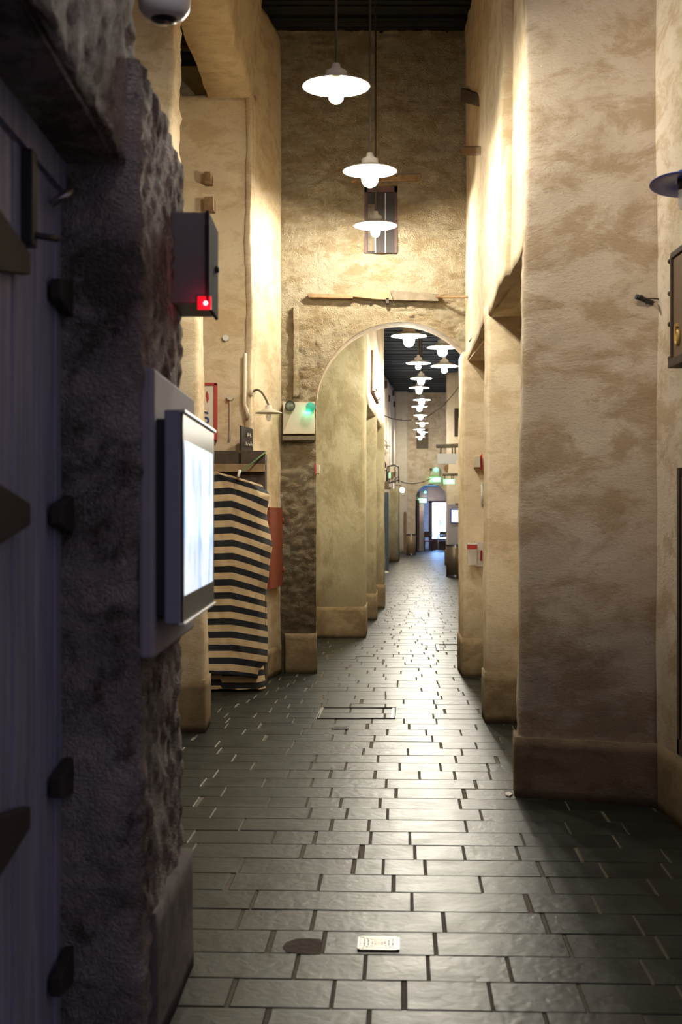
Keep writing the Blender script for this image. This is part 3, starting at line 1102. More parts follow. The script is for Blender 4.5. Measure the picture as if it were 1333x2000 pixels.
for py in (592, 1005, 1505, 1868):
    z = PZ(py, 4.0)
    for y1, tipy in ((4.06, 3.74), (3.38, 3.05)):
        flip = 1 if y1 > 4 else -1
        a, b = (y1, tipy) if flip > 0 else (tipy, y1)
        mbh = MB().poly([(DX + .012, a, z - .075), (DX + .012, a, z + .075), (DX + .012, b, z + .028), (DX + .012, b, z - .028)], (.03, 0, 0))
        if flip > 0:
            mbh.box(DX + .012, DX + .055, a - .02, a + .03, z - .11, z + .11)
        obj('strap_hinge', mbh, M['board'], door, bevel=.004)
zb0, zb1 = PZ(482, 3.46), PZ(295, 3.46)
bolt = obj('door_bolt', MB().box(DX + .005, DX + .035, 3.43, 3.485, zb0, zb1), M['blackmetal'], door, bevel=.004)
obj('bolt_handle', MB().tube([(DX + .03, 3.46, zb0 + .03), (DX + .08, 3.53, zb0 + .035)], .009, 8), M['blackmetal'], bolt)
obj('door_hook', MB().tube([(DX + .02, 3.72, PZ(400, 3.72)), (DX + .06, 3.72, PZ(380, 3.72)), (DX + .06, 3.78, PZ(368, 3.75)), (DX + .02, 3.80, PZ(385, 3.76))], .012, 8), M['steel'], door)

# white dome camera on the wall over the door
c = Vector((PX(321, 3.85), 3.85, PZ(0, 3.85)))
t = thing('dome_camera', 'white dome camera on the dark wall at the very top left', 'camera', (c.x, c.y, c.z - .07))
obj('wall_arm', MB().tube([(-.66, 3.86, c.z + .10), (c.x - .03, 3.85, c.z + .10), (c.x, 3.85, c.z + .07)], .022, 12), M['domewhite'], t)
obj('housing', MB().lathe([(0, .10), (.05, .095), (.072, .06), (.076, .01), (.072, -.03), (.058, -.048), (.045, -.055), (0, -.056)], c, 40), M['domewhite'], t)
obj('lens_dome', MB().lathe([(.040, -.052), (.036, -.062), (.022, -.068), (0, -.070)], c, 32), M['domedark'], t)

# grey cabinet with the red light
cz0, cz1 = PZ(608, 4.8), PZ(430, 4.75)
t = thing('wall_cabinet', 'grey metal cabinet with a glowing red light on the left pier', 'cabinet', (-.52, 4.8, cz0))
obj('body', MB().box(-.62, -.470, 4.62, 4.94, cz0, cz1), M['greypaint'], t, bevel=.004)
obj('door', MB().box(-.469, -.457, 4.605, 4.955, cz0 - .01, cz1 + .004), M['mattgrey'], t, bevel=.005)
obj('latch', MB().cone((-.457, 4.85, (cz0 + cz1) / 2), (-.443, 4.85, (cz0 + cz1) / 2), .012, .010, 14), M['blackmetal'], t)
lx0, lx1, lz0, lz1 = PX(386, 4.615), PX(413, 4.615), PZ(605, 4.615), PZ(579, 4.615)
ln = obj('signal_lens', MB().box(lx0, lx1, 4.608, 4.622, lz0, lz1), M['redlens'], t, bevel=.002)
pc = P(402, 592, 4.606)
obj('led', MB().lathe([(0, .008), (.006, .005), (.008, 0), (.006, -.005), (0, -.008)], pc, 14), M['redled'], ln)
lamp_light('red_signal_light', 'POINT', (pc.x - .005, 4.58, pc.z), .12, (1, .02, .06), .01)

# information screen on the pier
t = thing('information_screen', 'lit blue white map screen in a grey housing on the left pier', 'screen', (-.52, 4.4, 1.25))
obj('surround', MB().box(-.60, -.553, 3.94, 5.02, 1.225, 2.09), M['kioskwall'], t, bevel=.012)
obj('back_box', MB().box(-.556, -.524, 3.99, 4.90, 1.35, 1.94), M['blackmetal'], t)
obj('housing', MB().box(-.526, -.476, 3.955, 4.93, 1.325, 1.965), M['greymetal'], t, bevel=.006)
obj('glass', MB().box(-.477, -.470, 3.96, 4.92, 1.33, 1.96), M['acrylic'], t)
obj('display', MB().box(-.472, -.4685, 3.99, 4.87, 1.41, 1.875), M['screen'], t)
obj('trim_rail', MB().box(-.483, -.463, 3.95, 4.94, 1.956, 1.966), M['edge'], t, bevel=.003)
obj('trim_rail', MB().box(-.483, -.463, 3.95, 4.94, 1.322, 1.331), M['edge'], t, bevel=.003)


# ------------------------------------------------------------------ pendant lamps
def make_lamp():
    t = thing('pendant_lamp', 'lit', 'lamp', (0, 0, 0), 'pendant lamps down the alley')
    sh = MB()
    sh.lathe([(0.0, .135), (.022, .13), (.03, .10), (.062, .085), (.066, .05), (.11, .032), (.17, .012), (.2, 0), (.203, -.004), (.2, -.007)], n=48)
    sh.lathe([(.2, -.007), (.168, .006), (.108, .025), (.06, .040), (.055, .075), (0, .08)], n=48, mi=1)
    obj('lamp_shade', sh, [M['enamel_top'], M['enamel']], t)
    obj('socket', MB().cone((0, 0, .078), (0, 0, .02), .024, .026, 16), M['plank'], t)
    obj('rod', MB().tube([(0, 0, 0), (0, 0, .5), (0, 0, 1)], .008, 8), M['cable'], t)
    return t


lp = make_lamp()
rod0 = [c for c in lp.children if c.name.startswith('rod')][0]
gl = MB().lathe([(0.0, .03), (.030, .03), (.058, .0), (.065, -.045), (.060, -.082), (.042, -.112), (.018, -.124), (0, -.126)], n=20)
gl.v = [Vector(p) for p in gl.v]
g_me = obj('globe', gl, M['globe'], base=(0, 0, 0))
bl = MB().lathe([(0.0, .03), (.020, .02), (.030, -.02), (.044, -.06), (.040, -.085), (.022, -.105), (0, -.110)], n=20)
b_me = obj('bulb', bl, M['bulb'], base=(0, 0, 0))
LAMPS = [  # px, py of the rim centre, depth, roof height, globe or bulb, label
    (657, 167, 7.94, 6.72, 'b', 'largest lit pendant lamp, hanging nearest and highest under the dark roof'),
    (723, 333, 9.9, 6.72, 'g', 'lit pendant lamp with round globe hanging just above the small window'),
    (734, 440, 13.05, 6.72, 'b', 'lit pendant lamp hanging low in front of the small window over the arch'),
    (799.3, 655.5, 14.9, 7.2, 'g', 'largest lit globe lamp seen through the arch, right under its crown'),
    (864.7, 678, 17.3, 7.2, 'g', 'upper of the two lit pendant lamps by the right edge of the arch'),
    (868.3, 714.5, 19.6, 7.2, 'b', 'lower of the two lit pendant lamps by the right edge of the arch'),
    (817.5, 709, 22.1, 7.2, 'b', 'second lit pendant from the top in the middle row through the arch'),
    (822.9, 739, 24.8, 7.2, 'g', 'third lit pendant from the top in the middle row through the arch'),
    (819, 757, 27.2, 7.2, 'g', 'fourth lit pendant from the top in the middle row through the arch'),
    (824, 780.6, 31, 7.2, 'g', 'fifth lit pendant from the top in the middle row, where the roof ends'),
    (820, 793.6, 34, 7.2, 'g', 'sixth lit pendant from the top in the middle row through the arch'),
    (822, 811, 38.5, 7.2, 'g', 'seventh lit pendant from the top in the middle row through the arch'),
    (825, 826, 42, 7.2, 'g', 'eighth lit pendant from the top in the middle row through the arch'),
    (819.6, 838.6, 46, 7.2, 'b', 'ninth lit pendant from the top in the middle row through the arch'),
    (826, 844, 50, 7.2, 'g', 'last but one lit pendant of the middle row, over the far window'),
    (821, 853, 57, 7.2, 'g', 'lowest and farthest lit pendant lamp, in front of the far shuttered window'),
]
for i, (px, py, d, zr, kind, lab) in enumerate(LAMPS):
    if i == 0:
        r = lp
        kids = list(lp.children)
    else:
        r = lp.copy()
        COL.objects.link(r)
        kids = []
        for ch in list(lp.children):
            c = ch.copy()
            COL.objects.link(c)
            c.parent = r
            kids.append(c)
    r.location = P(px, py, d)
    r['label'] = lab
    r.rotation_euler = (0, 0, .7 * i)
    if i == 2:
        r.scale = (1.05, 1.05, 1.05)
for i, (px, py, d, zr, kind, lab) in enumerate(LAMPS):
    r = lp if i == 0 else [o for o in sc.objects if o.type == 'EMPTY' and o.get('label') == lab][0]
    for c in r.children:
        if c.name.startswith('rod'):
            c.location = (0, 0, .12)
            c.scale = (1, 1, (zr - r.location.z) / r.scale.z - .12)
    src = g_me if kind == 'g' else b_me
    b = src.copy()
    COL.objects.link(b)
    b.parent = r
    b.location = (0, 0, 0)
for o in (g_me, b_me):
    bpy.data.objects.remove(o)

# ------------------------------------------------------------------ stall with the striped cover
SX0, SX1, SY0, SY1 = -1.42, PX(518, 12.5), 12.52, 12.86
t = thing('market_stall', 'closed wooden stall against the left wall behind a striped cover', 'stall', ((SX0 + SX1) / 2, (SY0 + SY1) / 2, 0))
zt = PZ(880, 12.5)
obj('carcass', MB().box(SX0, SX1, SY0 + .05, SY1, .05, zt - .02), M['darkwood'], t, bevel=.006)
obj('fascia', MB().box(SX0, PX(466, 12.5), SY0, SY0 + .05, zt - .125, zt).box(PX(470, 12.5), SX1, SY0, SY0 + .05, zt - .125, zt), M['darkwood'], t, bevel=.004)
obj('rail', MB().box(SX0, SX1 - .005, SY0 - .015, SY0 + .05, zt - .20, zt - .125), M['plank'], t, bevel=.004)


def cover():
    nu, nv = 64, 150
    top_l = PZ(928, 12.4)
    mb = MB()
    uvs = []
    edge = [(922, 468), (936, 500), (950, 517), (968, 528), (985, 524), (1010, 521), (1040, 528), (1065, 533), (1095, 528), (1130, 525), (1155, 520), (1180, 521), (1240, 524), (1290, 523), (1312, 517), (1340, 517)]

    def right(py):
        for (a, xa), (b, xb) in zip(edge, edge[1:]):
            if a <= py <= b:
                return xa + (xb - xa) * (py - a) / (b - a)
        return edge[0][1] if py < edge[0][0] else edge[-1][1]
    for j in range(nv + 1):
        v = j / nv
        for i in range(nu + 1):
            u = i / nu
            py0 = 926 + (1318 - 926) * v
            # stripes sag towards the right edge
            sag = max(0, (u - .52) / .48) ** 1.15
            py = py0 - 5 * min(1, u / .52) * (1 - v) + sag * (26 + 6 * math.sin(v * 5)) * (1 - .55 * v)
            xr = right(py)
            xl = 372.0
            px = xl + (xr - xl) * u
            d = 12.42 - .04 * v + .05 * math.sin(u * 5 + v * 2) * u
            # folds that gather towards the right edge
            fold = math.sin((u * 9 + v * 7 + math.sin(v * 9) * .6)) * .018 * sag
            fold += .03 * noise.noise(Vector((u * 3.5, v * 6, 1.3))) + .012 * noise.noise(Vector((u * 10, v * 16, 4)))
            d += fold + (.22 * max(0, (u - .86) / .14) ** 1.5)
            mb.v.append(P(px, py, d))
            uvs.append((u, v * 15.55 + .28))
    for j in range(nv):
        for i in range(nu):
            a = j * (nu + 1) + i
            mb.f.append([a, a + nu + 1, a + nu + 2, a + 1])
            mb.mi.append(0)
            mb.sm.append(True)
    n0 = len(mb.v)
    # second, lower sheet along the ground
    for j in range(31):
        v = j / 30
        for i in range(41):
            u = i / 40
            py = 1294 + 54 * v + (3.5 if u > .42 else 0) - 6 * max(0, u - .9) * 10 * v
            px = 372 + (515 + 5 * v - 372) * u
            d = 12.44 + .008 * math.sin(u * 18) + .10 * max(0, (u - .92) / .08) + (.015 if u < .42 else 0)
            p = P(px, py, d)
            mb.v.append(Vector((p.x, p.y, max(p.z, .03))))
            uvs.append((u, v * 2.2 + .05 + (0 if u > .42 else .12)))
    for j in range(30):
        for i in range(40):
            a = n0 + j * 41 + i
            mb.f.append([a, a + 41, a + 42, a + 1])
            mb.mi.append(0)
            mb.sm.append(True)
    o = obj('striped_cover', mb, M['stripes'], base=(-1.0, 12.45, 0))
    ul = o.data.uv_layers.new(name='UVMap')
    for lp_ in o.data.loops:
        ul.data[lp_.index].uv = uvs[lp_.vertex_index]
    md = o.modifiers.new('cloth', 'SOLIDIFY')
    md.thickness = .004
    tag(o, 'black and cream striped canvas hung over the closed stall on the left', 'canvas cover')


cover()
tag(obj('rope', MB().tube([P(520, 882, 12.5), P(496, 902, 12.42), P(470, 922, 12.36), P(466, 934, 12.34)], .008, 8), M['cord_green']), 'green cord tying the striped canvas to the stall roof', 'cord')
tag(obj('tie_rag', MB().tube([P(469, 918, 12.34), P(467, 925, 12.33), P(466, 932, 12.33)], .014, 8), M['paper']), 'pale rag knotted at the peak of the striped canvas', 'rag')

# small black menu board on top of the stall
bz = zt
t = thing('menu_board', 'small black board with white lettering standing on the stall roof', 'sign', (PX(484, 12.6), 12.6, bz))
a0, a1 = P(472, 890, 12.55), P(495, 890, 12.75)
a0.z = a1.z = bz
n_ = Vector((-(a1 - a0).y, (a1 - a0).x, 0)).normalized()
h0, h1 = PZ(831, 12.55) - bz, PZ(838, 12.75) - bz
obj('panel', MB().poly([a0, a1, a1 + Vector((0, 0, h1)), a0 + Vector((0, 0, h0))], n_ * .02), M['board'], t, bevel=.003)


def on_board(u, v):
    return a0.lerp(a1, u) + Vector((0, 0, h0 * v)) - n_ * .004


strokes = [[(.50, .72), (.50, .56)], [(.50, .71), (.60, .70), (.60, .64), (.51, .63)], [(.70, .72), (.70, .57), (.78, .60)],
           [(.22, .22), (.26, .34), (.32, .22)], [(.38, .36), (.38, .22), (.46, .28)], [(.50, .22), (.52, .32), (.58, .30), (.60, .22)],
           [(.64, .30), (.68, .22), (.72, .30)], [(.76, .38), (.76, .22)], [(.82, .30), (.88, .28), (.88, .20)]]
for part_ in (strokes[:3], strokes[3:]):
    lt = MB()
    for s_ in part_:
        lt.tube([on_board(*q) for q in s_], .0055, 6)
    obj('lettering', lt, M['chalk'], t)

# red framed sign on the lit wall
t = thing('shop_sign', 'cream sign with red frame, red drop and blue letter on the lit left wall', 'sign', (PX(400, 12.8), 12.8, PZ(862, 12.8)))
sx0, sx1, sz0, sz1 = PX(362, 12.8), PX(423, 12.8), PZ(862, 12.8), PZ(749, 12.8)
obj('panel', MB().box(sx0, sx1, 12.80, 12.86, sz0, sz1), M['signwhite'], t)
obj('sign_frame', MB().box(sx1 - .022, sx1 + .004, 12.775, 12.865, sz0, sz1).box(sx0, sx1 + .004, 12.775, 12.865, sz1 - .018, sz1 + .004).box(sx0, sx1, 12.775, 12.865, sz0, sz0 + .02).box(sx0, sx0 + .02, 12.775, 12.865, sz0, sz1), M['red'], t, bevel=.002)
drop = [(405, 763), (407.5, 770), (408, 780), (405.5, 788), (403.2, 782), (402.3, 773), (403, 766)]
obj('red_mark', MB().poly([P(x, y, 12.797) for x, y in drop][::-1], (0, .004, 0)), M['red'], t)
arc = [P(401.5 + 4.5 * math.cos(a), 809 + 4.5 * math.sin(a), 12.792) for a in [-2.6 + .3 * k for k in range(9)]]
arc2 = [P(402.5 + 5 * math.cos(a), 821 + 5.5 * math.sin(a), 12.792) for a in [-1.9 + .3 * k for k in range(11)]]
obj('blue_letter', MB().tube(arc, .009, 8).tube(arc2, .009, 8), M['blue'], t)


def gooseneck(base, tip, r, label, lit=False, group=None):
    t = thing('wall_lamp', label, 'wall lamp', tip, group)
    b, p = Vector(base), Vector(tip)
    obj('wall_plate', MB().cone(b + (b - p).normalized() * .0, b + Vector((p.x - b.x, p.y - b.y, 0)).normalized() * .03, .035, .03, 16), M['beigebox'], t)
    pts = []
    for k in range(13):
        q = k / 12
        x = b.lerp(p, q)
        pts.append(Vector((x.x, x.y, b.z + .06 * math.sin(q * PI * .75) * 1.2 * (1 - q) + (p.z + .07 - b.z) * q ** 3)))
    obj('arm', MB().tube(pts, .011, 8), M['greywood'], t)
    sh = MB().lathe([(0, .075), (.03, .07), (.034, .04), (.06, .03), (r * .7, .015), (r, 0), (r * 1.01, -.006), (r * .96, -.006), (r * .5, .008), (0, .01)], p, 32)
    obj('lamp_shade', sh, M['beigebox'], t)
    obj('glass_bulb', MB().lathe([(0, .0), (.02, -.01), (.027, -.04), (.018, -.075), (0, -.085)], p, 16), M['jar'], t)
    return t


gooseneck(P(491, 768, 12.84), P(525, 806, 12.72), .128, 'unlit beige gooseneck wall lamp left of the emergency light')
gooseneck(P(368, 785, 11.9), P(379, 803, 11.5), .11, 'unlit dark lamp shade peeping from behind the near screen')
# wooden pegs and small fittings on the lit wall
for (px, py, s_, lab) in ((409, 352, .038, 'upper small wooden peg in the lit left wall'), (412, 403, .05, 'lower larger wooden peg in the lit left wall, above the grey cabinet')):
    p = P(px, py, 12.85)
    tag(obj('wall_peg', MB().box(p.x - s_, p.x + s_ * .8, 12.70, 12.95, p.z - s_ * 1.2, p.z + s_ * 1.2), M['midwood'], bevel=.006), lab, 'peg', 'pegs in the lit wall')
p = P(450, 776, 12.86)
t = thing('junction_box', 'round beige junction box with a pipe below it on the lit left wall', 'junction box', (p.x, 12.86, p.z - .45))
obj('cover', MB().cone(p + Vector((0, .04, 0)), p - Vector((0, .035, 0)), .034, .030, 20), M['beigebox'], t)
obj('conduit', MB().tube([p, p - Vector((.0, -.005, .30)), p - Vector((.01, -.005, .42))], .010, 8), M['beigebox'], t)
p = P(441, 660, 12.86)
tag(obj('blanking_plate', MB().cone(p + Vector((0, .05, 0)), p - Vector((0, .02, 0)), .034, .028, 18), M['white_metal']), 'small round white cap on the lit wall right of the grey cabinet', 'cap')
tag(obj('pipe', MB().tube([P(479, 690, 12.8), P(477.5, 790, 12.8), P(482, 800, 12.8), P(484, 816, 12.8)], .018, 10), M['beigebox']), 'cream painted pipe down the corner left of the gooseneck lamp', 'pipe')

# red-brown cabinet on the slanting strip
q0, q1 = Vector((PX(527, 13.45), 13.30)), Vector((PX(549, 13.75), 13.82))
dv = (q1 - q0)
nv_ = Vector((dv.y, -dv.x)).normalized()
zc0, zc1 = PZ(1150, 13.5), PZ(991, 13.5)
t = thing('hose_cabinet', 'flat red brown metal cabinet on the slanting wall strip beside the striped canvas', 'cabinet', (q0.x, q0.y, zc0))
b0, b1 = q0 + nv_ * .015, q1 + nv_ * .015
obj('body', MB().poly([(b0.x, b0.y, zc0), (b1.x, b1.y, zc0 + .02), (b1.x, b1.y, zc1), (b0.x, b0.y, zc1)], (-nv_.x * .06, -nv_.y * .06, 0)), M['redbrown'], t, bevel=.004)
for zz in (zc0 + .18, zc1 - .14):
    obj('hinge', MB().cone((b1.x + .005, b1.y - .01, zz - .03), (b1.x + .005, b1.y - .01, zz + .03), .011, .011, 10), M['redbrown'], t)

# ------------------------------------------------------------------ emergency light box on the arch pier
EB = 13.86
t = thing('emergency_light', 'pale emergency light box with two lamp heads and green glow left of the arch', 'emergency light', (PX(584, EB), EB, PZ(850, EB)))
obj('box', MB().box(PX(553, EB), PX(615, EB), EB - .03, EB + .16, PZ(848, EB), PZ(786, EB)), M['beigebox'], t, bevel=.006)
obj('ledge', MB().box(PX(552, EB), PX(616, EB), EB - .02, EB + .16, PZ(860, EB), PZ(851, EB)), M['greywood'], t, bevel=.003)
p = P(567, 793, EB - .11)
h = obj('lamp_head', MB().cone(p + Vector((0, .10, .0)), p, .035, .050, 28).lathe([(.050, 0), (.053, 0), (.053, .012), (.05, .014)], p, 28, 0, Matrix.Rotation(PI / 2, 3, 'X')), M['blackmetal'], t)
obj('lens', MB().lathe([(0, .016), (.028, .012), (.047, .002)], p, 28, 0, Matrix.Rotation(PI / 2, 3, 'X')), M['lensglass'], h)
p = P(607, 795, EB - .10)
mr_ = Matrix.Rotation(.5, 3, 'Y') @ Matrix.Rotation(PI / 2, 3, 'X')
dr = (mr_ @ Vector((0, 0, 1)))
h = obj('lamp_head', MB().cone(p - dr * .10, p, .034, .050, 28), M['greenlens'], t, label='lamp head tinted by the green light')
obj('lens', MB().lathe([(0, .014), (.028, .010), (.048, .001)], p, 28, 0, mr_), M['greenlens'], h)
for px in (597, 604):
    obj('green_led', MB().lathe([(0, .016), (.012, .011), (.016, 0), (.012, -.011), (0, -.016)], P(px, 806, EB - .045), 14), M['greenled'], t)
pg = P(601, 806, EB - .12)
lamp_light('green_signal_light', 'POINT', pg, .3, (.05, 1, .6), .02)

# plank and rod above the arch
PY = 13.86
t = thing('wooden_plank', 'weathered two-piece wooden plank fixed on the end wall above the arch', 'plank', (PX(770, PY), PY, PZ(588, PY)))
obj('left_board', MB().poly([P(686, 579, PY), P(693, 567, PY), P(700, 565, PY), P(762, 567, PY), P(768, 586, PY), P(730, 584, PY)][::-1], (0, .09, 0)), M['plank'], t, bevel=.004)
obj('right_board', MB().poly([P(762, 567, PY - .01), P(857, 574, PY - .01), P(857, 588, PY - .01), P(769, 586, PY - .01)][::-1], (0, .09, 0)), M['greywood'], t, bevel=.004)
obj('bracket', MB().box(PX(754, PY), PX(760, PY), PY, PY + .08, PZ(592, PY), PZ(582, PY)), M['iron'], t)
t = thing('metal_rod', 'thin rusty rod running from the plank to the right wall', 'rod', (PX(900, PY), PY, PZ(580, PY)))
obj('rod', MB().tube([P(850, 580, PY + .02), P(942, 580, 13.3)], .014, 10), M['midwood'], t)
li = MB().hexa([P(603, 581, PY) + Vector((0, .0, 0)), P(690, 583, PY), P(690, 583, PY) + Vector((0, .2, 0)), P(603, 581, PY) + Vector((0, .2, 0)),
                P(601, 573, PY), P(690, 574, PY), P(690, 574, PY) + Vector((0, .2, 0)), P(601, 573, PY) + Vector((0, .2, 0))])
tag(obj('lintel', li, M['midwood'], bevel=.006), 'wooden beam end let into the end wall left of the plank', 'lintel')
tag(obj('hanging_wire', MB().tube([P(936, 582, 13.2), P(939, 596, 13.2), P(935, 606, 13.2), P(940, 600, 13.2), P(938, 628, 13.1), P(928, 650, 13.0), P(917, 668, 13.0)], .006, 6), M['cable']), 'loose dark wire hanging from the end of the rod', 'wire')

# beam ends and pole high on the right by the end wall


def wall_timber(px0, y0a, y0b, px1, y1a, y1b, d0, d1, mat, label):
    a, b, c_, d_ = P(px0, y0b, d0), P(px1, y1b, d1), P(px1, y1a, d1), P(px0, y0a, d0)
    w = Vector((.16, .03, 0))
    tag(obj('beam_end', MB().hexa([a, b, b + w, a + w, d_, c_, c_ + w, d_ + w]), mat, bevel=.012), label, 'beam end')


wall_timber(900, 172, 199, 945, 186, 212, 13.72, 11.3, M['darkwood'], 'dark wooden beam end high on the right in the alley corner')
wall_timber(902, 286, 303, 940, 285, 304, 13.72, 11.6, M['midwood'], 'light brown wooden beam end below the dark one in the right corner')
masonry('wall_right', [(PX(917, 13.8), 13.3), (PX(960, 13.8), 13.3), (PX(960, 13.8), 13.98), (PX(913, 13.8), 13.98)], PZ(560, 13.8), 7.0, M['side'], .012, .06, .0, .05, label='narrow pilaster in the right corner of the end wall')

# ------------------------------------------------------------------ things on the right piers
p = P(1200, 172, 7.70)
t = thing('wall_plug', 'round plugged hole high on the nearest right pier', 'plug', (p.x, p.y, p.z - .03))
obj('plug', MB().cone(p + Vector((.0, .06, 0)), p + Vector((-.003, -.012, 0)), .030, .028, 24), M['plank'], t)
obj('ring', MB().tube([p + Vector((.031 * math.cos(a), -.008 + .012 * math.cos(a) * -1, .031 * math.sin(a))) for a in [2 * PI * k / 20 for k in range(21)]], .004, 6), M['iron'], t)
p = P(1083, 1265, 7.80)
tag(obj('screw_hole', MB().cone(p + Vector((0, .03, 0)), p + Vector((0, -.006, 0)), .006, .006, 12), M['blackmetal']), 'tiny dark screw plug low on the nearest right pier', 'plug')
# cut-off cable
t = thing('cable_stub', 'black taped cable stub with loose wires on the nearest right pier', 'cable', P(1265, 585, 7.62))
obj('taped_end', MB().tube([P(1243, 579, 7.52), P(1256, 584, 7.53), P(1270, 590, 7.55), P(1280, 593, 7.6)], .015, 10), M['blackmetal'], t)
obj('wire', MB().tube([P(1262, 584, 7.52), P(1275, 583, 7.52), P(1296, 585, 7.56)], .004, 6).tube([P(1250, 582, 7.5), P(1253, 576, 7.5), P(1257, 578, 7.5), P(1256, 584, 7.5)], .003, 6).tube([P(1262, 586, 7.52), P(1263, 595, 7.53)], .003, 6), M['iron'], t)
obj('pale_wire', MB().tube([P(1278, 592, 7.56), P(1283, 605, 7.57), P(1290, 618, 7.57), P(1297, 632, 7.57)], .004, 6), M['beigebox'], t)
# bracket lamp with the blue shade
lx, ly, lz = PX(1338, 6.6), 6.6, PZ(360, 6.6)
t = thing('bracket_lamp', 'unlit lamp with blue enamel shade sticking out at the right edge', 'wall lamp', (lx, ly, lz - .1))
sh = MB()
tilt = Matrix.Rotation(-.13, 3, 'X') @ Matrix.Rotation(.06, 3, 'Y')
sh.lathe([(0, .07), (.035, .065), (.04, .035), (.08, .022), (.17, 0), (.172, -.004), (.165, -.006), (.08, .010), (.03, .022), (0, .022)], (lx, ly, lz), 40, 0, tilt)
obj('lamp_shade', sh, M['blueshade'], t)
obj('socket', MB().cone((lx, ly, lz + .05), (lx, ly, lz - .03), .035, .032, 18), M['blackmetal'], t)
obj('glass_jar', MB().lathe([(.028, .0), (.032, -.02), (.032, -.09), (.022, -.115), (0, -.12)], (lx, ly, lz - .01), 20), M['jar'], t)
obj('arm', MB().tube([(1.82, 6.6, lz + .18), (1.76, 6.6, lz + .2), (lx + .02, 6.6, lz + .17), (lx, 6.6, lz + .08)], .012, 8), M['iron'], t)
# studded sign on the side wall
gx, gy1, gy0 = 1.74, 6.98, 6.3
gz1, gz0 = PZ(506, 6.98), PZ(702, 6.98)
t = thing('studded_sign', 'dark wooden sign with studs and gold lettering at the right edge', 'sign', (gx, 6.6, gz0))
obj('board', MB().box(gx, gx + .06, gy0, gy1, gz0, gz1), M['brown_sign'], t, bevel=.004)
obj('sign_frame', MB().box(gx - .012, gx + .07, gy1 - .012, gy1 + .012, gz0 - .02, gz1 + .02).box(gx - .012, gx + .07, gy0, gy1, gz1, gz1 + .03).box(gx - .02, gx + .07, gy0, gy1 + .02, gz0 - .045, gz0), M['darkwood'], t, bevel=.003)
for py in (510, 573, 633, 700):
    z = PZ(py, 7.0)
    obj('stud', MB().lathe([(0, .016), (.011, .011), (.016, 0), (.011, -.011), (0, -.016)], (gx - .004, gy1 + .03, z), 14), M['darkwood'], t)
obj('gold_letter', MB().tube([(gx - .006, 6.86 + .03 * math.sin(a), PZ(655, 6.9) + .05 * math.cos(a)) for a in [.3 * k for k in range(18)]], .010, 8), M['gold'], t)
struct(obj('door_4', MB().box(1.775, 1.82, 6.3, 6.98, .45, 1.85).box(1.765, 1.82, 6.2, 6.985, .40, .48).box(1.765, 1.82, 6.95, 6.99, .4, 1.9), M['darkwood'], base=(1.8, 6.6, .4)), 'dark shutter at the extreme right edge', 'door')

# fire call box and sanitiser on the third right pier
D3 = 13.45
t = thing('call_point', 'cream alarm call box with a red back on the third right pier', 'alarm box', (PX(934, D3), D3, PZ(915, D3)))
obj('case', MB().box(PX(928, D3), PX(938, D3), D3 - .06, D3 + .2, PZ(913, D3), PZ(891, D3)), M['beigebox'], t, bevel=.004)
obj('back_plate', MB().poly([P(938.5, 893, D3 - .02), P(943, 886, D3 - .06), P(943, 918, D3 - .06), P(938.5, 912, D3 - .02)], (.0, .15, 0)), M['red'], t, bevel=.002)
t = thing('extinguisher_box', 'clear plastic box with red lid on the third right pier', 'box', (PX(928, D3), D3, PZ(1105, D3)))
obj('clear_case', MB().box(PX(914, D3), PX(930, D3), D3 - .10, D3 + .02, PZ(1103, D3), PZ(1072, D3)), M['clear'], t, bevel=.003)
obj('red_lid', MB().box(PX(913, D3), PX(930.5, D3), D3 - .105, D3 + .02, PZ(1072, D3), PZ(1063.5, D3)).box(PX(938, D3), PX(943, D3), D3 - .02, D3 + .04, PZ(1096, D3), PZ(1074, D3)), M['red'], t, bevel=.003)
obj('top_edge', MB().box(PX(912.5, D3), PX(931, D3), D3 - .11, D3 + .03, PZ(1063.5, D3), PZ(1061, D3)), M['white_metal'], t)
obj('side_case', MB().box(PX(930, D3), PX(944, D3), D3 - .02, D3 + .14, PZ(1106, D3), PZ(1058, D3)), M['clear'], t, bevel=.003)
tag(obj('conduit', MB().tube([P(942.5, 941, 13.55), P(942, 986, 13.55)], .012, 8), M['white_metal']), 'short white conduit between alarm box and clear box', 'conduit')
# little switch on the arch pier
t = thing('wall_switch', 'small pale switch with red side at the left foot of the arch', 'switch', P(622, 915, 14.15))
obj('plate', MB().box(PX(618, 14.1), PX(624.5, 14.1), 14.0, 14.2, PZ(925, 14.1), PZ(908, 14.1)), M['beigebox'], t, bevel=.003)
obj('red_side', MB().box(PX(615.5, 14.0), PX(617.9, 14.0), 13.93, 14.1, PZ(928, 14.1), PZ(906, 14.1)), M['red'], t)

# wooden bracket with hook on the bright wall through the arch
hx = .36
t = thing('wooden_stay', 'brown wooden shutter stay with iron hooks on the bright upper wall through the arch', 'shutter stay', P(730, 785, 18.8))
obj('upright', MB().tube([P(727.5, 684, 18.6), P(726, 763, 18.6)], .016, 8), M['midwood'], t)
obj('lower_piece', MB().tube([P(727, 765, 18.6), P(737.5, 786, 19.2)], .026, 8), M['brownpaint'], t)
obj('hook', MB().tube([P(728, 763, 18.6), P(733, 765, 18.6), P(736, 762, 18.6), P(734, 759, 18.6)], .008, 6), M['iron'], t)
obj('hook', MB().tube([P(736, 781, 19), P(741, 781, 19), P(742, 777, 19), P(739, 777, 19)], .008, 6), M['iron'], t)
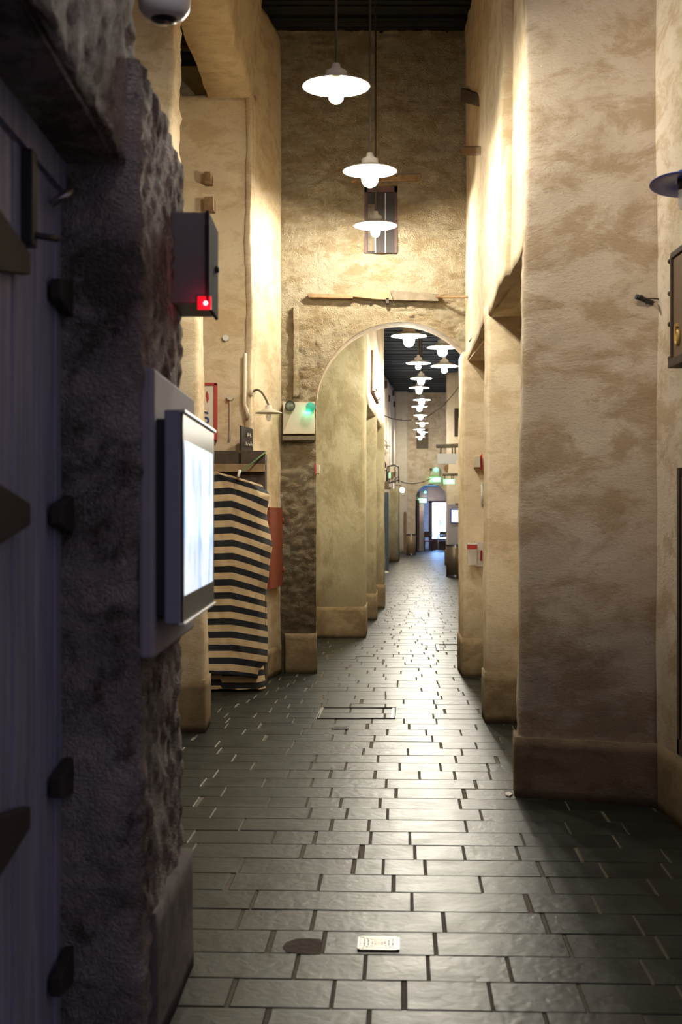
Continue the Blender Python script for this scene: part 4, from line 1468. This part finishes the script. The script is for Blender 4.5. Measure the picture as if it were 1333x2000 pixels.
# cable slung across the alley
pts = [P(749.5, 811, 25), P(765, 817.5, 30), P(790, 821.5, 36), P(815, 820, 40), P(840, 811, 42), P(868, 791, 42), P(890, 765, 38), P(909, 738, 34)]
tag(obj('slung_cable', MB().tube(pts, .010, 6), M['blackcable']), 'dark cable slung across the alley beyond the arch', 'cable')
pts = [P(776, 937, 50), P(790, 943, 53), P(806, 945, 57), P(826, 942, 59.5), P(842, 935, 59.5)]
tag(obj('slung_cable', MB().tube(pts, .016, 6), M['blackcable']), 'dark cable drooping over the small far arch', 'cable')

# hanging signs on logs
D5 = 37.0
t = thing('hanging_sign', 'blank pale rectangular sign hung from a log on the far right', 'sign', P(878, 907, D5))
obj('log', MB().tube([P(852.5, 871.5, D5), P(880, 871, D5), P(912, 869, D5)], .055, 12), M['greywood'], t)
for px, dx in ((862, -1.0), (884, 0), (889.5, .4)):
    obj('strap', MB().tube([P(px, 874, D5), P(px + dx, 887, D5)], .024, 6), M['midwood'], t)
obj('panel', MB().box(PX(855, D5), PX(897, D5), D5 - .03, D5 + .03, PZ(906, D5), PZ(886, D5)), M['greysign'], t, bevel=.006)
D6 = 41.0


def exit_sign(px0, px1, py0, py1, d, label, log=None):
    t = thing('exit_sign', label, 'exit sign', P((px0 + px1) / 2, py1, d), 'lit green exit signs')
    if log:
        obj('log', MB().tube([P(log[0], log[2], d), P(log[1], log[2] - .5, d)], .045, 12), M['greywood'], t)
        for px in log[3]:
            obj('strap', MB().tube([P(px, log[2] + 2, d), P(px - .2, py0 + 1, d)], .02, 6), M['midwood'], t)
    obj('case', MB().box(PX(px0, d), PX(px1, d), d - .03, d + (.05 if log else .35), PZ(py1, d), PZ(py0, d)), M['exit'], t, bevel=.008)
    w, h = px1 - px0, py1 - py0
    obj('face', MB().poly([P(px0 + .15 * w, (py0 + py1) / 2, d - .034), P(px0 + .35 * w, py1 - .15 * h, d - .034), P(px1 - .08 * w, py1 - .15 * h, d - .034), P(px1 - .08 * w, py0 + .15 * h, d - .034), P(px0 + .35 * w, py0 + .15 * h, d - .034)], (0, .01, 0)), M['exitface'], t)
    return t


exit_sign(867, 888.5, 935.5, 945.5, D6, 'lit green exit sign hanging from a short log on the right', (865, 900, 927, (869, 883, 886.5)))
exit_sign(841, 861, 932, 941.5, 59.7, 'lit pale green exit sign on the wall above the small far arch')
exit_sign(818, 833.5, 974, 981.5, 62.3, 'lit green exit sign inside the small far arch')
# far emergency light, cafe emergency light
t = thing('emergency_light', 'small far emergency light with one green lamp above the far arch', 'emergency light', P(849, 926, 59.7))
obj('box', MB().box(PX(840, 59.8), PX(859, 59.8), 59.7, 60, PZ(929, 59.8), PZ(914, 59.8)), M['beigebox'], t, bevel=.02)
for px, m_ in ((842.3, 'blackmetal'), (852.3, 'greenled')):
    p = P(px, 917, 59.62)
    obj('lamp_head', MB().cone(p + Vector((0, .12, 0)), p, .05, .075 if m_ == 'greenled' else .065, 16), M[m_], t)
t = thing('emergency_light', 'grey emergency light with green dot inside the far arch', 'emergency light', P(826, 971, 62.4))
obj('box', MB().box(PX(820, 62.4), PX(834, 62.4), 62.4, 62.6, PZ(972, 62.4), PZ(959, 62.4)), M['greypaint'], t)
p = P(831.3, 961.5, 62.35)
obj('green_led', MB().lathe([(0, .05), (.04, .03), (.05, 0), (.04, -.03), (0, -.05)], p, 12), M['greenled'], t)
# spotlights and horn near the right edge
t = thing('spotlight', 'round black spotlight at the right edge beneath the blank sign', 'spotlight', P(901, 917, 36))
obj('head', MB().cone(P(902, 916, 36.3), P(901, 917, 35.95), .045, .07, 20), M['blackmetal'], t)
obj('lens', MB().lathe([(0, .02), (.03, .014), (.05, 0)], P(901, 917, 35.94), 16, 0, Matrix.Rotation(PI / 2, 3, 'X')), M['lensglass'], t)
obj('bracket', MB().tube([P(903, 914, 36.2), P(906, 909, 36.3), P(912, 908, 36.3)], .02, 6), M['iron'], t)
t = thing('horn_speaker', 'pale horn loudspeaker tucked by the right edge of the arch', 'loudspeaker', P(902, 906, 35.5))
obj('horn', MB().cone(P(897, 904, 35.2), P(904, 903, 35.6), .085, .03, 20), M['beigebox'], t)
obj('driver', MB().cone(P(903.5, 903, 35.6), P(907, 903, 35.9), .045, .045, 14), M['white_metal'], t)
t = thing('bird_sign', 'small carved wooden board hanging under the blank sign', 'sign', P(872, 923, 40.5))
obj('carving', MB().poly([P(876.5, 906, 40.5), P(876.8, 914, 40.5), P(875.3, 924, 40.5), P(872, 922, 40.5), P(868.5, 918, 40.5), P(868, 911, 40.5), P(872, 908, 40.5)], (0, .04, 0)), M['midwood'], t)
# far screen on the pale wall
D7 = RWY - .12
t = thing('information_screen', 'small bright screen in a blue frame on the far right wall', 'screen', P(893, 1022, D7))
obj('frame', MB().box(PX(880.5, D7), PX(908, D7), D7, D7 + .1, PZ(1021.5, D7), PZ(994, D7)), M['blue'], t, bevel=.01)
obj('display', MB().box(PX(882.7, D7), PX(905.5, D7), D7 - .01, D7 + .01, PZ(1020, D7), PZ(996.3, D7)), M['screenfar'], t)
obj('surround', MB().box(PX(876, D7), PX(910, D7), D7 + .08, D7 + .13, PZ(1090, D7), PZ(985, D7)), M['kioskwall'], t)
t = thing('junction_box', 'beige box on the pale far wall above the bright screen', 'box', P(894, 983, D7))
obj('case', MB().box(PX(889.5, D7), PX(897, D7), D7 - .1, D7 + .1, PZ(983, D7), PZ(967, D7)), M['beigebox'], t, bevel=.01)
obj('side_case', MB().box(PX(900, D7), PX(905, D7), D7 - .05, D7 + .1, PZ(976, D7), PZ(967, D7)), M['beigebox'], t, bevel=.01)


# litter bins
def bin_(c, r, h, mat, label):
    t = thing('litter_bin', label, 'litter bin', c)
    x, y, z = c
    obj('body', MB().lathe([(0, .03), (r, .03), (r, h - .05), (r - .01, h - .04)], c, 40), mat, t)
    obj('rim', MB().lathe([(r + .01, h - .05), (r + .012, h), (r - .04, h + .005), (r - .05, h - .06), (0, h - .08)], c, 40), M['blackmetal'], t)
    obj('base_ring', MB().lathe([(r + .008, 0), (r + .008, .04), (r, .05)], c, 40), M['blackmetal'], t)
    obj('clasp', MB().box(x - .018, x + .018, y - r - .02, y - r + .01, h - .10, h - .01), M['steel'], t)
    obj('clasp', MB().box(x - .018, x + .018, y - r - .02, y - r + .01, .0, .06), M['steel'], t)
    return t


bin_((PX(888.5, 36), 36.0, 0), .225, .875, M['binmetal'], 'dark bronze cylindrical litter bin on the right beyond the arch')
bin_((PX(803.5, 55.9), 55.9, 0), .20, .875, M['tanbin'], 'tan cylindrical litter bin left of the far arch')
# cafe furniture
TX, TY = PX(856, 62.2), 62.2
t = thing('cafe_table', 'pale round table in front of the shining glass door', 'table', (TX, TY, 0))
obj('tabletop', MB().lathe([(0, .75), (.34, .75), (.35, .735), (.34, .72), (0, .72)], (TX, TY, 0), 32), M['steeltop'], t)
obj('pedestal', MB().cone((TX, TY, .02), (TX, TY, .72), .03, .03, 12).lathe([(0, .03), (.2, .02), (.22, 0)], (TX, TY, 0), 24), M['steel'], t)
for sgn, lab in ((-1, 'dark chair with red seat left of the pale cafe table'), (1, 'dark chair with red seat right of the pale cafe table')):
    cx_ = TX + sgn * .37 - .05
    cyy = TY + .45
    t = thing('cafe_chair', lab, 'chair', (cx_, cyy, 0), 'cafe chairs')
    obj('seat', MB().box(cx_ - .21, cx_ + .21, cyy - .2, cyy + .2, .42, .47), M['chair_red'], t, bevel=.01)
    obj('backrest', MB().box(cx_ - .21, cx_ + .21, cyy + .18, cyy + .22, .62, .9), M['darkwood'], t, bevel=.01)
    for a in (-.18, .18):
        for b in (-.17, .17):
            obj('leg', MB().box(cx_ + a - .02, cx_ + a + .02, cyy + b - .02, cyy + b + .02, 0, .42 if b < 0 else .66), M['darkwood'], t)

# ------------------------------------------------------------------ far left details
t = struct(obj('door_5', MB().box(PX(750, 41) - .05, PX(750, 41) + .10, 39.5, 47.3, 0, PZ(966, 44)), M['bluepaint'], base=(1.2, 43, 0)), 'dark blue shop door on the far left', 'door')
t.rotation_euler = (0, 0, 0)
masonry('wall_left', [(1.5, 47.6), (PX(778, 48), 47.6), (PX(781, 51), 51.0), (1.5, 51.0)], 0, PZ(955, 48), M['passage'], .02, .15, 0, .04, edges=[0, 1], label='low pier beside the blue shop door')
gooseneck((PX(748, 33), 33.3, PZ(862, 33)), P(756, 871, 33), .11, 'upper small unlit wall lamp at the left edge beyond the third pier')
gooseneck((PX(748, 36), 36.3, PZ(878, 36)), P(753, 884.5, 36), .09, 'lower small unlit wall lamp at the left edge beyond the third pier')
p = P(786, 957, 55)
t = thing('wall_lamp', 'small glowing wall lamp on the far left pilaster', 'wall lamp', p)
obj('glass', MB().lathe([(0, .10), (.05, .09), (.075, .04), (.075, -.05), (.05, -.09), (0, -.10)], p, 16), M['farlamp'], t)
obj('bracket', MB().tube([p + Vector((0, 0, .12)), p + Vector((-.1, .1, .2)), p + Vector((-.25, .2, .2))], .02, 6), M['iron'], t)
D8 = 45.0
t = thing('lantern', 'dark framed hanging lantern on brackets at the far left', 'lantern', P(766, 945, D8))
fr = MB()
for px in (760, 772, 779):
    fr.tube([P(px, 912, D8), P(px + .5, 944, D8)], .022, 6)
fr.tube([P(759, 911, D8), P(770, 908, D8), P(780, 913, D8)], .022, 6).tube([P(759, 944, D8), P(780, 938, D8)], .022, 6).tube([P(761, 944, D8), P(780, 930, D8)], .012, 6)
obj('frame', fr, M['iron'], t)
obj('hood', MB().poly([P(760.5, 912, D8), P(775.5, 912, D8), P(774, 922, D8), P(761, 922, D8)], (0, .25, 0)), M['signwhite'], t)
obj('shade_board', MB().poly([P(764, 922, D8), P(775, 922, D8), P(768, 937, D8), P(762, 937, D8)], (0, .1, 0)), M['midwood'], t)
obj('green_glass', MB().box(PX(760, D8), PX(763.5, D8), D8 - .05, D8, PZ(934, D8), PZ(923, D8)), M['exit'], t)
t = thing('iron_bracket', 'dark iron scroll bracket left of the hanging lantern', 'bracket', P(754, 950, 42))
obj('scroll', MB().tube([P(749, 898, 42), P(754, 907, 42), P(753, 914, 42)], .03, 6).tube([P(749, 919, 42), P(756, 919, 42), P(758, 910, 42)], .022, 6).tube([P(757, 920, 42), P(756, 945, 42)], .04, 6), M['iron'], t)
obj('shelf', MB().box(PX(748, 42), PX(764, 42), 41.8, 42.4, PZ(955, 42), PZ(951, 42)).box(PX(748, 42), PX(760, 42), 41.9, 42.3, PZ(951, 42), PZ(940, 42)), M['greywood'], t, bevel=.02)
# board leaning at the far arch
tag(obj('board', MB().poly([P(789, 1080, 58.5), P(794, 1080, 58.5), P(794.5, 1003, 58.9), P(793, 999, 58.9), P(790, 1000, 58.9), P(788.8, 1004, 58.9)], (0, .05, 0)), M['midwood']), 'narrow brown board with rounded top standing behind the tan bin', 'board')

# ------------------------------------------------------------------ paving fittings


def fpt(px, py, z=0.0):
    d = F * (EYE - z) / (py - 1007)
    return Vector((PX(px, d), d, z))


def drain(c, s, mat, label, slots):
    t = thing('floor_drain', label, 'drain', (c.x, c.y, 0))
    fr = MB().box(c.x - s, c.x + s, c.y - s, c.y + s, .0005, .0025)
    obj('pit', fr, M['blackmetal'], t)
    g = MB()
    z0, z1 = .0025, .0062
    e = s * .12
    g.box(c.x - s, c.x - s + e, c.y - s, c.y + s, z0, z1).box(c.x + s - e, c.x + s, c.y - s, c.y + s, z0, z1)
    g.box(c.x - s, c.x + s, c.y - s, c.y - s + e, z0, z1).box(c.x - s, c.x + s, c.y + s - e, c.y + s, z0, z1)
    inn = s - e
    n = slots
    for k in range(1, n + 1):
        q = inn * k / (n + .5)
        w = inn * .30 / n
        g.box(c.x - q - w, c.x - q + w, c.y - q, c.y + q, z0, z1).box(c.x + q - w, c.x + q + w, c.y - q, c.y + q, z0, z1)
        g.box(c.x - q, c.x + q, c.y - q - w, c.y - q + w, z0, z1).box(c.x - q, c.x + q, c.y + q - w, c.y + q + w, z0, z1)
    for a in (PI / 4, -PI / 4):
        r_ = Matrix.Rotation(a, 3, 'Z')
        g.box(c.x - inn * 1.38, c.x + inn * 1.38, c.y - s * .05, c.y + s * .05, z0, z1, mat=r_)
    g.box(c.x - inn, c.x + inn, c.y - s * .045, c.y + s * .045, z0, z1)
    obj('grate', g, mat, t)
    t.rotation_euler.z = -TH
    return t


drain(fpt(740, 1844.5), .080, M['lidmetal'], 'square metal floor drain in the slabs nearest the viewer', 4)
drain(fpt(665.5, 1422), .068, M['iron'], 'dark square floor drain farther up the alley', 3)
# broken slab with a dirty hollow
mb = MB()
ou = [(552, 1849), (560, 1840), (580, 1833), (605, 1832), (627, 1834), (628, 1848), (626, 1863), (600, 1864), (572, 1861), (558, 1857)]
n = len(ou)
mb.add([fpt(589, 1849, .0012)] + [fpt(x, y, .0018) for x, y in ou], [(0, 1 + k, 1 + (k + 1) % n) for k in range(n)], 0, True)
tag(obj('slab_hollow', mb, M['pit'], base=fpt(589, 1849)), 'dirty broken hollow in the slab left of the near drain', 'hollow')


def cover_plate(px0, px1, py0, py1, label, bars):
    a, b, c_, d_ = fpt(px0, py1), fpt(px1, py1), fpt(px1 + (815 - px1) * (py1 - py0) / (py1 - 1007), py0), fpt(px0 + (815 - px0) * (py1 - py0) / (py1 - 1007), py0)
    t = thing('access_cover', label, 'access cover', ((a.x + c_.x) / 2, (a.y + c_.y) / 2, 0))
    up = Vector((0, 0, .004))
    e = MB()
    for p, q in ((a, b), (b, c_), (c_, d_), (d_, a)):
        e.tube([p + up * .5, q + up * .5], .006, 6)
    obj('frame_edge', e, M['iron'], t)
    e = MB()
    for u in bars:
        p, q = a.lerp(b, u), d_.lerp(c_, u)
        wv = Vector((.012, 0, 0))
        e.add([p - wv + up, p + wv + up, q + wv + up, q - wv + up], [(0, 1, 2, 3)])
        e.add([p - wv, p + wv, q + wv, q - wv], [(0, 3, 2, 1)])
        e.add([p - wv, p + wv, p + wv + up, p - wv + up], [(0, 1, 2, 3)])
    obj('lifting_bar', e, M['lidmetal'], t)


cover_plate(620, 772, 1383, 1404, 'slab filled access cover with bright bar in the middle of the alley', (.0, .965, .995))
cover_plate(853, 905, 1259, 1271, 'smaller slab filled access cover beside the third right pier', (.02, .09))
mb = MB()
pp = [fpt(x, y, .006) for x, y in ((748, 1115), (756, 1114), (760, 1118), (750, 1120))]
mb.poly(pp[::-1], (0, 0, -.004))
tag(obj('paper_scrap', mb, M['paper']), 'white scrap of paper on the paving by the third left pier', 'paper')
mb = MB()
pp = [fpt(x, y, .008) for x, y in ((987, 1548), (995, 1546), (1002, 1550), (996, 1554), (989, 1552))]
mb.poly(pp[::-1], (0, 0, -.006))
tag(obj('paper_scrap', mb, M['paper']), 'small white scrap at the foot of the nearest right pier', 'paper')

for o in sc.objects:
    if '_o' in o:
        del o['_o']
